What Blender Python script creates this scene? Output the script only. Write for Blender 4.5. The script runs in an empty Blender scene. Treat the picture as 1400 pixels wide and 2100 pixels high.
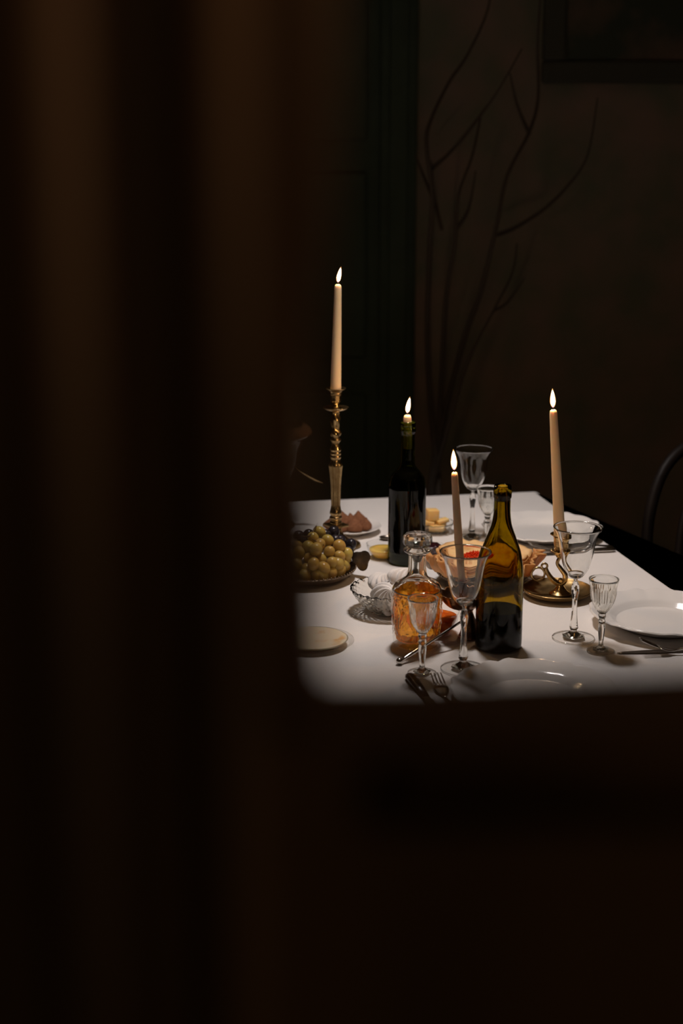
import bpy, bmesh, math, random
from mathutils import Vector, Matrix, Euler

random.seed(7)
PI = math.pi
sc = bpy.context.scene
COL = sc.collection

# ------------------------------------------------------------------ camera
W, H, FPX = 1400.0, 2100.0, 2917.0
PITCH = math.radians(14.4)
EYE = Vector((0.0, 0.0, 1.60))
TZ = 0.752                                  # top of the table cloth
cam_d = bpy.data.cameras.new('camera')
cam = bpy.data.objects.new('camera', cam_d)
COL.objects.link(cam)
cam.location = EYE
cam.rotation_euler = (PI / 2 - PITCH, 0, 0)
cam_d.sensor_fit = 'VERTICAL'
cam_d.sensor_height = 36.0
cam_d.sensor_width = 24.0
cam_d.lens = 36.0 * FPX / H
cam_d.clip_start = 0.02
cam_d.dof.use_dof = True
cam_d.dof.focus_distance = 2.62
cam_d.dof.aperture_fstop = 2.8
sc.camera = cam

FWD = Vector((0, math.cos(PITCH), -math.sin(PITCH)))
UP = Vector((0, math.sin(PITCH), math.cos(PITCH)))
RIGHT = Vector((1, 0, 0))


def ray(px, py):
    return FWD + RIGHT * ((px - W / 2) / FPX) + UP * ((H / 2 - py) / FPX)


def at(px, py, h=0.0):                      # a picture point on the horizontal plane h above the table
    d = ray(px, py)
    t = (TZ + h - EYE.z) / d.z
    return EYE + d * t


def aty(px, py, Y):                         # a picture point on the upright plane y = Y
    d = ray(px, py)
    return EYE + d * (Y / d.y)


# ------------------------------------------------------------------ world, exposure, lights
wd = bpy.data.worlds.new('world')
sc.world = wd
wd.use_nodes = True
wd.node_tree.nodes['Background'].inputs[0].default_value = (1.0, 0.82, 0.60, 1)
wd.node_tree.nodes['Background'].inputs[1].default_value = 0.012
sc.view_settings.view_transform = 'Standard'
sc.view_settings.look = 'None'
sc.view_settings.gamma = 1.0
sc.view_settings.use_curve_mapping = False
sc.view_settings.exposure = 0.0
try:
    cy = sc.cycles
    cy.use_denoising = True
    cy.max_bounces = 20
    cy.transmission_bounces = 20
    cy.glossy_bounces = 8
    cy.transparent_max_bounces = 40
    cy.diffuse_bounces = 4
    cy.sample_clamp_indirect = 4.0
    cy.caustics_refractive = True
except Exception:
    pass

LAMP = Vector((0.18, 2.80, 2.18))           # the pendant lamp that hangs over the table
ld = bpy.data.lights.new('table_lamp_light', 'SPOT')
ld.energy = 48.5
ld.color = (1.0, 0.915, 0.89)
ld.spot_size = math.radians(96)
ld.spot_blend = 0.5
ld.shadow_soft_size = 0.10
lo = bpy.data.objects.new('table_lamp_light', ld)
COL.objects.link(lo)
ld.cycles.is_caustics_light = True
lo.location = LAMP + Vector((0, 0, -0.02))

hd = bpy.data.lights.new('hall_lamp_light', 'POINT')   # a dim pendant on the camera's side of the door
hd.energy = 4.2
hd.color = (1.0, 0.72, 0.42)
hd.shadow_soft_size = 0.06
ho = bpy.data.objects.new('hall_lamp_light', hd)
COL.objects.link(ho)
ho.location = (0.62, -0.60, 2.22)

sd = bpy.data.lights.new('added_door_spot', 'SPOT')        # added, unseen spot grazing the door for its warm bands
sd.energy = 29.0
sd.color = (1.0, 0.54, 0.27)
sd.spot_size = math.radians(54)
sd.spot_blend = 0.9
sd.shadow_soft_size = 0.03
ADDED_SPOT = Vector((0.80, -0.04, 2.16))
so = bpy.data.objects.new('added_door_spot', sd)
COL.objects.link(so)
so.location = ADDED_SPOT
so.rotation_euler = (Vector((-0.02, 0.30, 2.01)) - ADDED_SPOT).to_track_quat('-Z', 'Y').to_euler()

# ------------------------------------------------------------------ materials
MATS = {}


def nt(name):
    m = bpy.data.materials.new(name)
    m.use_nodes = True
    t = m.node_tree
    t.nodes.clear()
    out = t.nodes.new('ShaderNodeOutputMaterial')
    MATS[name] = m
    return m, t, out


def c4(c):
    return (c[0], c[1], c[2], 1.0)


def pbr(name, col, rough=0.5, metal=0.0, col2=None, nscale=20.0, bump=0.0, bscale=80.0, sss=0.0, spec=0.5,
        trans=0.0, ior=1.45, coat=0.0, stretch=(1, 1, 1), rough2=None, sssr=(1, .5, .25), detail=4.0, lo=0.35, hi=0.65):
    m, t, out = nt(name)
    b = t.nodes.new('ShaderNodeBsdfPrincipled')
    t.links.new(b.outputs[0], out.inputs[0])
    b.inputs['Base Color'].default_value = c4(col)
    b.inputs['Roughness'].default_value = rough
    b.inputs['Metallic'].default_value = metal
    b.inputs['IOR'].default_value = ior
    b.inputs['Specular IOR Level'].default_value = spec
    b.inputs['Transmission Weight'].default_value = trans
    b.inputs['Coat Weight'].default_value = coat
    if sss:
        b.inputs['Subsurface Weight'].default_value = sss
        b.inputs['Subsurface Radius'].default_value = sssr
        b.inputs['Subsurface Scale'].default_value = 0.01
    tc = t.nodes.new('ShaderNodeTexCoord')
    mp = t.nodes.new('ShaderNodeMapping')
    mp.inputs['Scale'].default_value = stretch
    t.links.new(tc.outputs['Object'], mp.inputs[0])
    if col2 is not None or rough2 is not None:
        n = t.nodes.new('ShaderNodeTexNoise')
        n.inputs['Scale'].default_value = nscale
        n.inputs['Detail'].default_value = detail
        t.links.new(mp.outputs[0], n.inputs['Vector'])
        r = t.nodes.new('ShaderNodeMapRange')
        r.inputs[1].default_value = lo
        r.inputs[2].default_value = hi
        t.links.new(n.outputs[0], r.inputs[0])
        if col2 is not None:
            mx = t.nodes.new('ShaderNodeMix')
            mx.data_type = 'RGBA'
            mx.inputs[6].default_value = c4(col)
            mx.inputs[7].default_value = c4(col2)
            t.links.new(r.outputs[0], mx.inputs[0])
            t.links.new(mx.outputs[2], b.inputs['Base Color'])
        if rough2 is not None:
            r2 = t.nodes.new('ShaderNodeMapRange')
            r2.inputs[3].default_value = rough
            r2.inputs[4].default_value = rough2
            t.links.new(r.outputs[0], r2.inputs[0])
            t.links.new(r2.outputs[0], b.inputs['Roughness'])
    if bump:
        n2 = t.nodes.new('ShaderNodeTexNoise')
        n2.inputs['Scale'].default_value = bscale
        n2.inputs['Detail'].default_value = 3
        t.links.new(mp.outputs[0], n2.inputs['Vector'])
        bp = t.nodes.new('ShaderNodeBump')
        bp.inputs['Strength'].default_value = bump
        bp.inputs['Distance'].default_value = 0.002
        t.links.new(n2.outputs[0], bp.inputs['Height'])
        t.links.new(bp.outputs[0], b.inputs['Normal'])
    return m


def thin_glass(name, tint=(0.97, 0.975, 0.965), f0=0.045, power=4.0, rough=0.0, wall=0.0):
    """Thin-walled clear glass: straight-through transmission with a Schlick reflection."""
    m, t, out = nt(name)
    tr = t.nodes.new('ShaderNodeBsdfTransparent')
    tr.inputs[0].default_value = c4(tint)
    gl = t.nodes.new('ShaderNodeBsdfGlossy')
    gl.inputs['Roughness'].default_value = rough
    lw = t.nodes.new('ShaderNodeLayerWeight')
    pw = t.nodes.new('ShaderNodeMath')
    pw.operation = 'POWER'
    pw.inputs[1].default_value = power
    t.links.new(lw.outputs['Facing'], pw.inputs[0])
    lw.inputs[0].default_value = 0.5
    ma = t.nodes.new('ShaderNodeMath')
    ma.operation = 'MULTIPLY_ADD'
    ma.inputs[1].default_value = 0.9 - f0
    ma.inputs[2].default_value = f0
    t.links.new(pw.outputs[0], ma.inputs[0])
    mx = t.nodes.new('ShaderNodeMixShader')
    t.links.new(ma.outputs[0], mx.inputs[0])
    t.links.new(tr.outputs[0], mx.inputs[1])
    t.links.new(gl.outputs[0], mx.inputs[2])
    last = mx
    if wall:                                  # part of the light is bent as in thicker cut glass
        g = t.nodes.new('ShaderNodeBsdfGlass')
        g.inputs['Color'].default_value = c4(tint)
        g.inputs['IOR'].default_value = 1.5
        g.inputs['Roughness'].default_value = 0.0
        m2 = t.nodes.new('ShaderNodeMixShader')
        m2.inputs[0].default_value = wall
        t.links.new(mx.outputs[0], m2.inputs[1])
        t.links.new(g.outputs[0], m2.inputs[2])
        last = m2
    t.links.new(last.outputs[0], out.inputs[0])
    return m


def solid_glass(name, col, ior=1.5, through=0.0, tcol=None, rough=0.0):
    m, t, out = nt(name)
    g = t.nodes.new('ShaderNodeBsdfGlass')
    g.inputs['Color'].default_value = c4(col)
    g.inputs['IOR'].default_value = ior
    g.inputs['Roughness'].default_value = rough
    if through:
        tr = t.nodes.new('ShaderNodeBsdfTransparent')
        tr.inputs[0].default_value = c4(tcol or col)
        mx = t.nodes.new('ShaderNodeMixShader')
        mx.inputs[0].default_value = through
        t.links.new(g.outputs[0], mx.inputs[1])
        t.links.new(tr.outputs[0], mx.inputs[2])
        t.links.new(mx.outputs[0], out.inputs[0])
    else:
        t.links.new(g.outputs[0], out.inputs[0])
    return m


def emit(name, col, strength, through=0.0):
    m, t, out = nt(name)
    e = t.nodes.new('ShaderNodeEmission')
    e.inputs[0].default_value = c4(col)
    e.inputs[1].default_value = strength
    if through:
        tr = t.nodes.new('ShaderNodeBsdfTransparent')
        mx = t.nodes.new('ShaderNodeMixShader')
        mx.inputs[0].default_value = through
        t.links.new(e.outputs[0], mx.inputs[1])
        t.links.new(tr.outputs[0], mx.inputs[2])
        t.links.new(mx.outputs[0], out.inputs[0])
    else:
        t.links.new(e.outputs[0], out.inputs[0])
    return m


# woven table cloth: fine diagonal rib
m, t, out = nt('cloth')
b = t.nodes.new('ShaderNodeBsdfPrincipled')
b.inputs['Base Color'].default_value = (0.80, 0.765, 0.73, 1)
b.inputs['Roughness'].default_value = 0.9
b.inputs['Specular IOR Level'].default_value = 0.15
t.links.new(b.outputs[0], out.inputs[0])
tc = t.nodes.new('ShaderNodeTexCoord')
wv = t.nodes.new('ShaderNodeTexWave')
wv.bands_direction = 'DIAGONAL'
wv.inputs['Scale'].default_value = 110
wv.inputs['Distortion'].default_value = 1.2
wv.inputs['Detail'].default_value = 2
wv.inputs['Detail Scale'].default_value = 3
t.links.new(tc.outputs['Object'], wv.inputs['Vector'])
nz = t.nodes.new('ShaderNodeTexNoise')
nz.inputs['Scale'].default_value = 6
t.links.new(tc.outputs['Object'], nz.inputs['Vector'])
bp1 = t.nodes.new('ShaderNodeBump')
bp1.inputs['Strength'].default_value = 0.22
bp1.inputs['Distance'].default_value = 0.001
t.links.new(wv.outputs['Color'], bp1.inputs['Height'])
bp2 = t.nodes.new('ShaderNodeBump')
bp2.inputs['Strength'].default_value = 0.35
bp2.inputs['Distance'].default_value = 0.02
t.links.new(nz.outputs[0], bp2.inputs['Height'])
t.links.new(bp2.outputs[0], bp1.inputs['Normal'])
t.links.new(bp1.outputs[0], b.inputs['Normal'])

pbr('porcelain', (0.84, 0.81, 0.77), 0.12, spec=0.5)
pbr('brass', (0.60, 0.43, 0.20), 0.20, 1.0, col2=(0.33, 0.21, 0.09), nscale=35, rough2=0.36)
pbr('old_brass', (0.42, 0.28, 0.12), 0.30, 1.0, col2=(0.24, 0.15, 0.06), nscale=45, rough2=0.5)
pbr('bronze', (0.30, 0.15, 0.075), 0.25, 1.0, col2=(0.10, 0.05, 0.03), nscale=60, rough2=0.5)
pbr('tarnish', (0.30, 0.23, 0.17), 0.28, 1.0, col2=(0.15, 0.11, 0.08), nscale=60, rough2=0.45)
pbr('steel', (0.62, 0.59, 0.55), 0.16, 1.0)
pbr('dark_steel', (0.20, 0.17, 0.14), 0.30, 1.0)
pbr('handle_dark', (0.035, 0.016, 0.009), 0.28, col2=(0.015, 0.008, 0.005), nscale=50)
pbr('wax', (0.82, 0.62, 0.38), 0.55, sss=0.6, spec=0.3, sssr=(1.0, 0.6, 0.3))
pbr('wick', (0.03, 0.025, 0.02), 0.9)
emit('flame_outer', (1.0, 0.45, 0.14), 2.6, 0.6)
emit('flame_core', (1.0, 0.60, 0.30), 620.0)
emit('flame_blue', (0.10, 0.18, 1.0), 1.2, 0.3)
thin_glass('goblet_glass', (0.993, 0.994, 0.990), 0.022, 5.0)
solid_glass('goblet_bowl', (0.992, 0.992, 0.986), 1.5)
thin_glass('foot_glass', (0.985, 0.985, 0.975), 0.03, 5.0)
solid_glass('cut_glass', (0.992, 0.992, 0.980), 1.5)
solid_glass('stem_glass', (0.985, 0.985, 0.975), 1.5)
def tinted_glass(name, col, refl=0.6, ior=1.5):
    m, t, out = nt(name)
    rf = t.nodes.new('ShaderNodeBsdfRefraction'); rf.inputs['Color'].default_value = c4(col); rf.inputs['IOR'].default_value = ior; rf.inputs['Roughness'].default_value = 0.0
    gl = t.nodes.new('ShaderNodeBsdfGlossy'); gl.inputs['Color'].default_value = (refl, refl, refl, 1); gl.inputs['Roughness'].default_value = 0.02
    fr_ = t.nodes.new('ShaderNodeFresnel'); fr_.inputs['IOR'].default_value = ior
    mx = t.nodes.new('ShaderNodeMixShader')
    t.links.new(fr_.outputs[0], mx.inputs[0]); t.links.new(rf.outputs[0], mx.inputs[1]); t.links.new(gl.outputs[0], mx.inputs[2])
    t.links.new(mx.outputs[0], out.inputs[0])
    return m


tinted_glass('bottle_olive', (0.73, 0.63, 0.175), 0.45)
tinted_glass('bottle_black', (0.46, 0.50, 0.14), 0.6)
pbr('wine', (0.008, 0.008, 0.006), 0.6, spec=0.0)
thin_glass('decanter_glass', (0.985, 0.98, 0.965), 0.05, 4.0)
solid_glass('whisky', (0.98, 0.66, 0.20), 1.36, 0.25, (0.97, 0.60, 0.14))
solid_glass('stopper_glass', (0.96, 0.95, 0.93), 1.5, 0.15, (0.95, 0.95, 0.93))
pbr('honey', (0.95, 0.60, 0.13), 0.12, sss=0.6, sssr=(1, .5, .1))
pbr('red_jam', (0.85, 0.20, 0.02), 0.10, sss=0.35, col2=(0.62, 0.09, 0.01), nscale=70, bump=0.8, bscale=140, sssr=(1, .3, .05))
pbr('dark_jam', (0.035, 0.008, 0.010), 0.12, bump=1.0, bscale=150)
pbr('cheese', (0.88, 0.54, 0.17), 0.45, sss=0.4, col2=(0.84, 0.60, 0.28), nscale=45)
pbr('meringue', (0.82, 0.79, 0.765), 0.75, bump=0.15, bscale=200)
pbr('cocoa', (0.19, 0.080, 0.040), 0.95, col2=(0.26, 0.115, 0.060), nscale=120, bump=0.5, bscale=400, spec=0.1)
pbr('crepe', (0.88, 0.57, 0.27), 0.55, sss=0.25, col2=(0.58, 0.24, 0.065), nscale=26, bump=0.4, bscale=120, lo=0.50, hi=0.72)
pbr('caviar', (0.75, 0.05, 0.012), 0.08, sss=0.3, sssr=(1, .2, .1))
pbr('grape_green', (0.52, 0.44, 0.12), 0.26, sss=0.7, col2=(0.52, 0.34, 0.08), nscale=40, sssr=(1, .9, .2), bump=0.1, bscale=120)
pbr('grape_black', (0.012, 0.012, 0.016), 0.22, col2=(0.03, 0.025, 0.035), nscale=60)
pbr('grape_stem', (0.10, 0.06, 0.025), 0.7)
pbr('butter', (0.80, 0.68, 0.50), 0.35, sss=0.3, col2=(0.72, 0.42, 0.17), nscale=32, lo=0.60, hi=0.74)
pbr('vase_amber', (0.07, 0.030, 0.012), 0.14, spec=0.5)
pbr('leaf_dry', (0.30, 0.20, 0.09), 0.4)
pbr('door_wood', (0.110, 0.060, 0.026), 0.60, col2=(0.060, 0.033, 0.015), nscale=7, stretch=(3, 3, 0.3), bump=0.15, bscale=40, coat=0.0)
pbr('green_paint', (0.075, 0.115, 0.088), 0.7, spec=0.2, col2=(0.058, 0.09, 0.068), nscale=6)
pbr('wallpaper', (0.32, 0.245, 0.215), 0.8, col2=(0.20, 0.22, 0.17), nscale=5.5, detail=7, bump=0.3, bscale=60)
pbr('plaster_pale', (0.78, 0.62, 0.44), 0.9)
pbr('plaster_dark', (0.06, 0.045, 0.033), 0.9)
pbr('floor_wood', (0.12, 0.075, 0.042), 0.5, col2=(0.075, 0.045, 0.025), nscale=4, stretch=(6, 0.6, 1))
pbr('black_wood', (0.012, 0.008, 0.006), 0.5, col2=(0.006, 0.004, 0.003), nscale=12, spec=0.15)
pbr('picture_dark', (0.055, 0.08, 0.06), 0.55, col2=(0.19, 0.14, 0.11), nscale=3.0, lo=0.48, hi=0.62)
pbr('frame_wood', (0.075, 0.085, 0.068), 0.6)
pbr('bark', (0.085, 0.07, 0.055), 0.9)
pbr('table_wood', (0.10, 0.05, 0.025), 0.5)
pbr('lamp_black', (0.02, 0.02, 0.02), 0.5)
emit('bulb', (1.0, 0.86, 0.70), 5.0)


# ------------------------------------------------------------------ mesh helpers
def smooth_profile(pts, n=4):
    """Catmull-Rom through the profile points."""
    out_ = []
    for i in range(len(pts) - 1):
        p0 = pts[max(0, i - 1)]; p1 = pts[i]; p2 = pts[i + 1]; p3 = pts[min(len(pts) - 1, i + 2)]
        for k in range(n):
            s = k / n
            q = []
            for a in range(len(p1)):
                q.append(0.5 * (2 * p1[a] + (p2[a] - p0[a]) * s + (2 * p0[a] - 5 * p1[a] + 4 * p2[a] - p3[a]) * s * s
                                + (3 * p1[a] - p0[a] - 3 * p2[a] + p3[a]) * s ** 3))
            out_.append(tuple(q))
    out_.append(tuple(pts[-1]))
    return out_


def lathe(prof, seg=32, mod=None, close=False, bm=None, off=(0, 0, 0)):
    bm = bm or bmesh.new()
    rings = []
    for i, (r, z) in enumerate(prof):
        r = max(r, 0.0)
        if r < 1e-6:
            v = bm.verts.new((off[0], off[1], z + off[2]))
            rings.append([v])
            continue
        ring = []
        for k in range(seg):
            th = 2 * PI * k / seg
            rr, zz = r, z
            if mod:
                rr, zz = mod(th, r, z, i)
            ring.append(bm.verts.new((rr * math.cos(th) + off[0], rr * math.sin(th) + off[1], zz + off[2])))
        rings.append(ring)
    n = len(rings)
    for i in range(n if close else n - 1):
        a, b_ = rings[i], rings[(i + 1) % n]
        if len(a) == 1 and len(b_) == 1:
            continue
        for k in range(seg):
            k2 = (k + 1) % seg
            if len(a) == 1:
                bm.faces.new((a[0], b_[k2], b_[k]))
            elif len(b_) == 1:
                bm.faces.new((a[k], a[k2], b_[0]))
            else:
                bm.faces.new((a[k], a[k2], b_[k2], b_[k]))
    return bm


def shell(outer, thick, seg=32, mod=None):
    """Closed vessel wall: outer profile up, inner profile back down."""
    inner = [(max(r - thick, 0.0), z) for r, z in outer]
    zf = outer[0][1] + thick
    inner = [(r, max(z, zf)) for r, z in inner]
    return lathe(list(outer) + inner[::-1], seg, mod)


def tube(path, rad, seg=8, bm=None, flat=1.0, closed=False, cap=True):
    bm = bm or bmesh.new()
    P = [Vector(p) for p in path]
    n = len(P)
    R = rad if isinstance(rad, (list, tuple)) else [rad] * n
    rings = []
    prev = None
    for i in range(n):
        if closed:
            d = P[(i + 1) % n] - P[i - 1]
        else:
            d = P[min(i + 1, n - 1)] - P[max(i - 1, 0)]
        if d.length < 1e-9:
            d = Vector((0, 0, 1))
        d.normalize()
        if prev is None:
            a = Vector((0, 0, 1)) if abs(d.z) < 0.9 else Vector((1, 0, 0))
        else:
            a = prev
        x = d.cross(a)
        if x.length < 1e-6:
            x = d.cross(Vector((0.3, 0.9, 0.1)))
        x.normalize()
        y = x.cross(d).normalized()
        prev = y
        rings.append([bm.verts.new(P[i] + x * (R[i] * math.cos(2 * PI * k / seg)) + y * (R[i] * flat * math.sin(2 * PI * k / seg)))
                      for k in range(seg)])
    for i in range(n if closed else n - 1):
        a, b_ = rings[i], rings[(i + 1) % n]
        for k in range(seg):
            k2 = (k + 1) % seg
            bm.faces.new((a[k], b_[k], b_[k2], a[k2]))
    if cap and not closed:
        bm.faces.new(rings[0]); bm.faces.new(rings[-1][::-1])
    return bm


def box(lo_, hi_, bm=None, bev=0.0):
    bm2 = bmesh.new()
    bmesh.ops.create_cube(bm2, size=1)
    for v in bm2.verts:
        v.co = Vector([lo_[i] + (v.co[i] + 0.5) * (hi_[i] - lo_[i]) for i in range(3)])
    if bev:
        bmesh.ops.bevel(bm2, geom=bm2.edges[:], offset=bev, segments=2, profile=0.5, affect='EDGES')
    if bm is None:
        return bm2
    me = bpy.data.meshes.new('tmp'); bm2.to_mesh(me); bm.from_mesh(me); bpy.data.meshes.remove(me); bm2.free()
    return bm


def ribbon(stations, bm=None, seg=10):
    """Bar with an elliptical section: stations = (x, y, z, half width in y, half thickness in z)."""
    bm = bm or bmesh.new()
    rings = []
    for (x, y, z, w, h) in stations:
        rings.append([bm.verts.new((x, y + w * math.cos(2 * PI * k / seg), z + h * math.sin(2 * PI * k / seg))) for k in range(seg)])
    for a, b_ in zip(rings[:-1], rings[1:]):
        for k in range(seg):
            k2 = (k + 1) % seg
            bm.faces.new((a[k], b_[k], b_[k2], a[k2]))
    bm.faces.new(rings[0]); bm.faces.new(rings[-1][::-1])
    return bm


def prism(poly, z0, z1, bm=None):
    bm = bm or bmesh.new()
    a = [bm.verts.new((x, y, z0)) for x, y in poly]
    b_ = [bm.verts.new((x, y, z1)) for x, y in poly]
    n = len(poly)
    bm.faces.new(a[::-1]); bm.faces.new(b_)
    for i in range(n):
        j = (i + 1) % n
        bm.faces.new((a[i], a[j], b_[j], b_[i]))
    return bm


def obj(name, bm, mat, parent=None, smooth=True, loc=None, rot=None, sub=0, kind=None, label=None):
    me = bpy.data.meshes.new(name)
    if isinstance(bm, bpy.types.Mesh):
        me = bm
    else:
        bmesh.ops.recalc_face_normals(bm, faces=bm.faces[:])
        bm.to_mesh(me); bm.free()
        me.materials.append(MATS[mat])
        if smooth:
            for p in me.polygons:
                p.use_smooth = True
    o = bpy.data.objects.new(name, me)
    COL.objects.link(o)
    if parent is not None:
        o.parent = parent
    if loc is not None:
        o.location = loc
    if rot is not None:
        o.rotation_euler = rot
    if sub:
        md = o.modifiers.new('subdivision', 'SUBSURF'); md.levels = sub; md.render_levels = sub
    if kind:
        o['kind'] = kind
    if label:
        o['label'] = label
    return o


def sharp(o, ang=35):
    for p in o.data.polygons:
        p.use_smooth = True
    try:
        o.data.set_sharp_from_angle(angle=math.radians(ang))
    except Exception:
        pass
    return o


def tag(o, label, cat, group=None, kind=None):
    o['label'] = label
    if cat:
        o['category'] = cat
    if group:
        o['group'] = group
    if kind:
        o['kind'] = kind
    return o


def thing(name, label, cat, loc=(0, 0, 0), rz=0.0, group=None, rot=None):
    o = bpy.data.objects.new(name, None)
    COL.objects.link(o)
    o.empty_display_size = 0.05
    o.location = loc
    o.rotation_euler = rot if rot is not None else (0, 0, rz)
    return tag(o, label, cat, group)


def dup(root, loc, rz, label, group=None):
    r = root.copy(); COL.objects.link(r)
    r.location = loc; r.rotation_euler = (0, 0, rz)
    r['label'] = label
    if group:
        r['group'] = group
    for ch in list(root.children):
        c = ch.copy(); COL.objects.link(c); c.parent = r
        for g in list(ch.children):
            d = g.copy(); COL.objects.link(d); d.parent = c
    return r


def structure(name, bm, mat, parent=None, smooth=False, label=None):
    o = obj(name, bm, mat, parent, smooth)
    if parent is None:
        o['kind'] = 'structure'
    if label:
        o['label'] = label
    return o


# ------------------------------------------------------------------ the room
YW = 4.75                                    # back wall
YD = 0.30                                    # the door one looks through
structure('floor', box((-2.6, -1.6, -0.05), (2.8, YW + 0.1, 0.0)), 'floor_wood', label='dark wooden floor under the dining table')
structure('ceiling', box((-2.6, -1.6, 2.75), (2.8, YW + 0.1, 2.80)), 'plaster_pale', label='pale warm ceiling out of view, tinted to bounce fill light into the room')  # pale warm colour chosen so the ceiling bounces warm fill
structure('wall_back', box((-2.6, YW, 0.0), (2.8, YW + 0.1, 2.75)), 'wallpaper', label='dark mottled brown wallpaper behind the table')
structure('wall_left', box((-2.7, -1.6, 0.0), (-2.6, YW + 0.1, 2.75)), 'wallpaper', label='dark side wall beyond the wooden door')
structure('wall_right', box((2.8, -1.6, 0.0), (2.9, YW + 0.1, 2.75)), 'wallpaper', label='dark side wall behind the bentwood chair')
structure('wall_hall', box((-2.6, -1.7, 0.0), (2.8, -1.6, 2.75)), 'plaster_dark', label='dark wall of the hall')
# partition in which the near door hangs
DX0, DX1 = -0.36, 0.56
pw_ = bmesh.new()
box((-2.6, YD - 0.01, 0.0), (DX0 - 0.06, YD + 0.09, 2.75), pw_)
box((DX1 + 0.06, YD - 0.01, 0.0), (2.8, YD + 0.09, 2.75), pw_)
box((DX0 - 0.06, YD - 0.01, 2.22), (DX1 + 0.06, YD + 0.09, 2.75), pw_)
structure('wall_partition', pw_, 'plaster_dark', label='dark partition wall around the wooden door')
bb = box((-2.6, YW - 0.02, 0.0), (2.8, YW - 0.001, 0.14), bev=0.004)
structure('baseboard_back', bb, 'black_wood', label='dark baseboard along the wallpapered wall')

# dark green panelled door in the back wall
xl, xr = aty(690, 900, YW).x, aty(846, 900, YW).x
d2 = bpy.data.objects.new('door_2', None); COL.objects.link(d2)
d2['kind'] = 'structure'; d2['label'] = 'tall blackish green panelled door in the wallpapered wall'
d2.location = (0, YW, 0)
x0, x1 = xl - 0.70, xr
fr = bmesh.new()
for a, b2 in ((x0, x0 + 0.12), (x1 - 0.12, x1)):
    box((a, -0.05, 0), (b2, -0.002, 2.24), fr, 0.008)
    box((a + 0.03, -0.065, 0), (b2 - 0.03, -0.05, 2.24), fr, 0.006)
box((x0 - 0.03, -0.075, 2.245), (x1 + 0.03, -0.002, 2.36), fr, 0.012)
obj('door_frame', fr, 'green_paint', d2, False)
leaf = box((x0 + 0.12, -0.03, 0.01), (x1 - 0.12, -0.004, 2.235))
obj('door_leaf', leaf, 'green_paint', d2, False)
pwid = (x1 - x0 - 0.24)
for i in range(2):
    for (za, zb) in ((0.16, 0.80), (0.92, 1.52), (1.62, 2.12)):
        xa = x0 + 0.12 + 0.05 + i * pwid / 2
        pb = bmesh.new()
        box((xa, -0.05, za), (xa + pwid / 2 - 0.09, -0.03, zb), pb, 0.012)
        obj('door_panel', pb, 'green_paint', d2, False)

# picture in a dark frame on the wallpaper
pl, pb_ = aty(1108, 165, YW).x, aty(1108, 172, YW).z
pic = thing('framed_picture', 'dark framed picture hanging on the mottled brown wallpaper', 'picture', (pl, YW - 0.002, pb_))
pw2, ph2 = 0.62, 0.52
for (a, b2, e) in (((0, -0.035, 0), (pw2, 0, 0.07), 0), ((0, -0.035, ph2 - 0.07), (pw2, 0, ph2), 0),
                   ((0, -0.035, 0.0702), (0.075, 0, ph2 - 0.0702), 0), ((pw2 - 0.075, -0.035, 0.0702), (pw2, 0, ph2 - 0.0702), 0)):
    obj('frame_side', box(a, b2, bev=0.01), 'frame_wood', pic, False)
obj('painting', box((0.075, -0.015, 0.07), (pw2 - 0.075, -0.004, ph2 - 0.07)), 'picture_dark', pic, False)

# ------------------------------------------------------------------ the near door (blurred, in front of the lens)
door = bpy.data.objects.new('door_1', None); COL.objects.link(door)
door['kind'] = 'structure'
door['label'] = 'dark brown carved wooden door seen close up around an unglazed opening'
door.location = (0, YD, 0)
edge_px = [(672, 1600), (672, 1440), (668, 1300), (660, 1150), (654, 1050), (650, 950), (650, 820), (656, 660), (668, 500), (680, 340), (688, 180), (692, 20), (694, -150)]
edge = [(aty(px, py, YD).x, aty(px, py, YD).z) for px, py in edge_px]
z_rail = aty(700, 1426, YD).z
edge = smooth_profile([e for e in edge], 4)
edge = [(x, z) for x, z in edge if z >= z_rail - 0.001]
xe = edge[0][0]
top_z = 1.95
# stile: shaped inner edge
poly = [(DX0, 0.0)] + [(xe, 0.0), (xe, z_rail - 0.001)] + edge + [(edge[-1][0] + 0.004, top_z), (edge[-1][0] + 0.004, 2.20), (DX0, 2.20)]


def extr_y(poly, y0, y1, bm=None):
    bm = bm or bmesh.new()
    a = [bm.verts.new((x, y0, z)) for x, z in poly]
    b_ = [bm.verts.new((x, y1, z)) for x, z in poly]
    n = len(poly)
    bm.faces.new(a); bm.faces.new(b_[::-1])
    for i in range(n):
        j = (i + 1) % n
        bm.faces.new((a[i], b_[i], b_[j], a[j]))
    return bm


obj('stile', extr_y(poly, -0.018, 0.018), 'door_wood', door, False)
obj('stile', box((DX1 - 0.13, -0.018, 0.0), (DX1, 0.018, 2.20), bev=0.003), 'door_wood', door, False)
obj('top_rail', box((edge[-1][0] + 0.0045, -0.018, top_z), (DX1 - 0.1305, 0.018, 2.20), bev=0.003), 'door_wood', door, False)
rise = 0.040                                  # the rail's shaped top climbs gently away from the stile
rail = [(xe - 0.03, z_rail - 0.30), (DX1 - 0.1005, z_rail - 0.30), (DX1 - 0.1005, z_rail - 0.001 + rise * 0.12), (xe + 0.12, z_rail - 0.001 + rise * 0.12),
        (xe + 0.06, z_rail - 0.001 + rise * 0.055), (xe + 0.02, z_rail - 0.001), (xe - 0.03, z_rail - 0.001)]
obj('bottom_rail', extr_y(rail, -0.016, 0.016), 'door_wood', door, False)
obj('lower_panel', box((xe - 0.02, -0.010, 0.02), (DX1 - 0.1105, 0.010, z_rail - 0.295), bev=0.003), 'door_wood', door, False)


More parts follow.
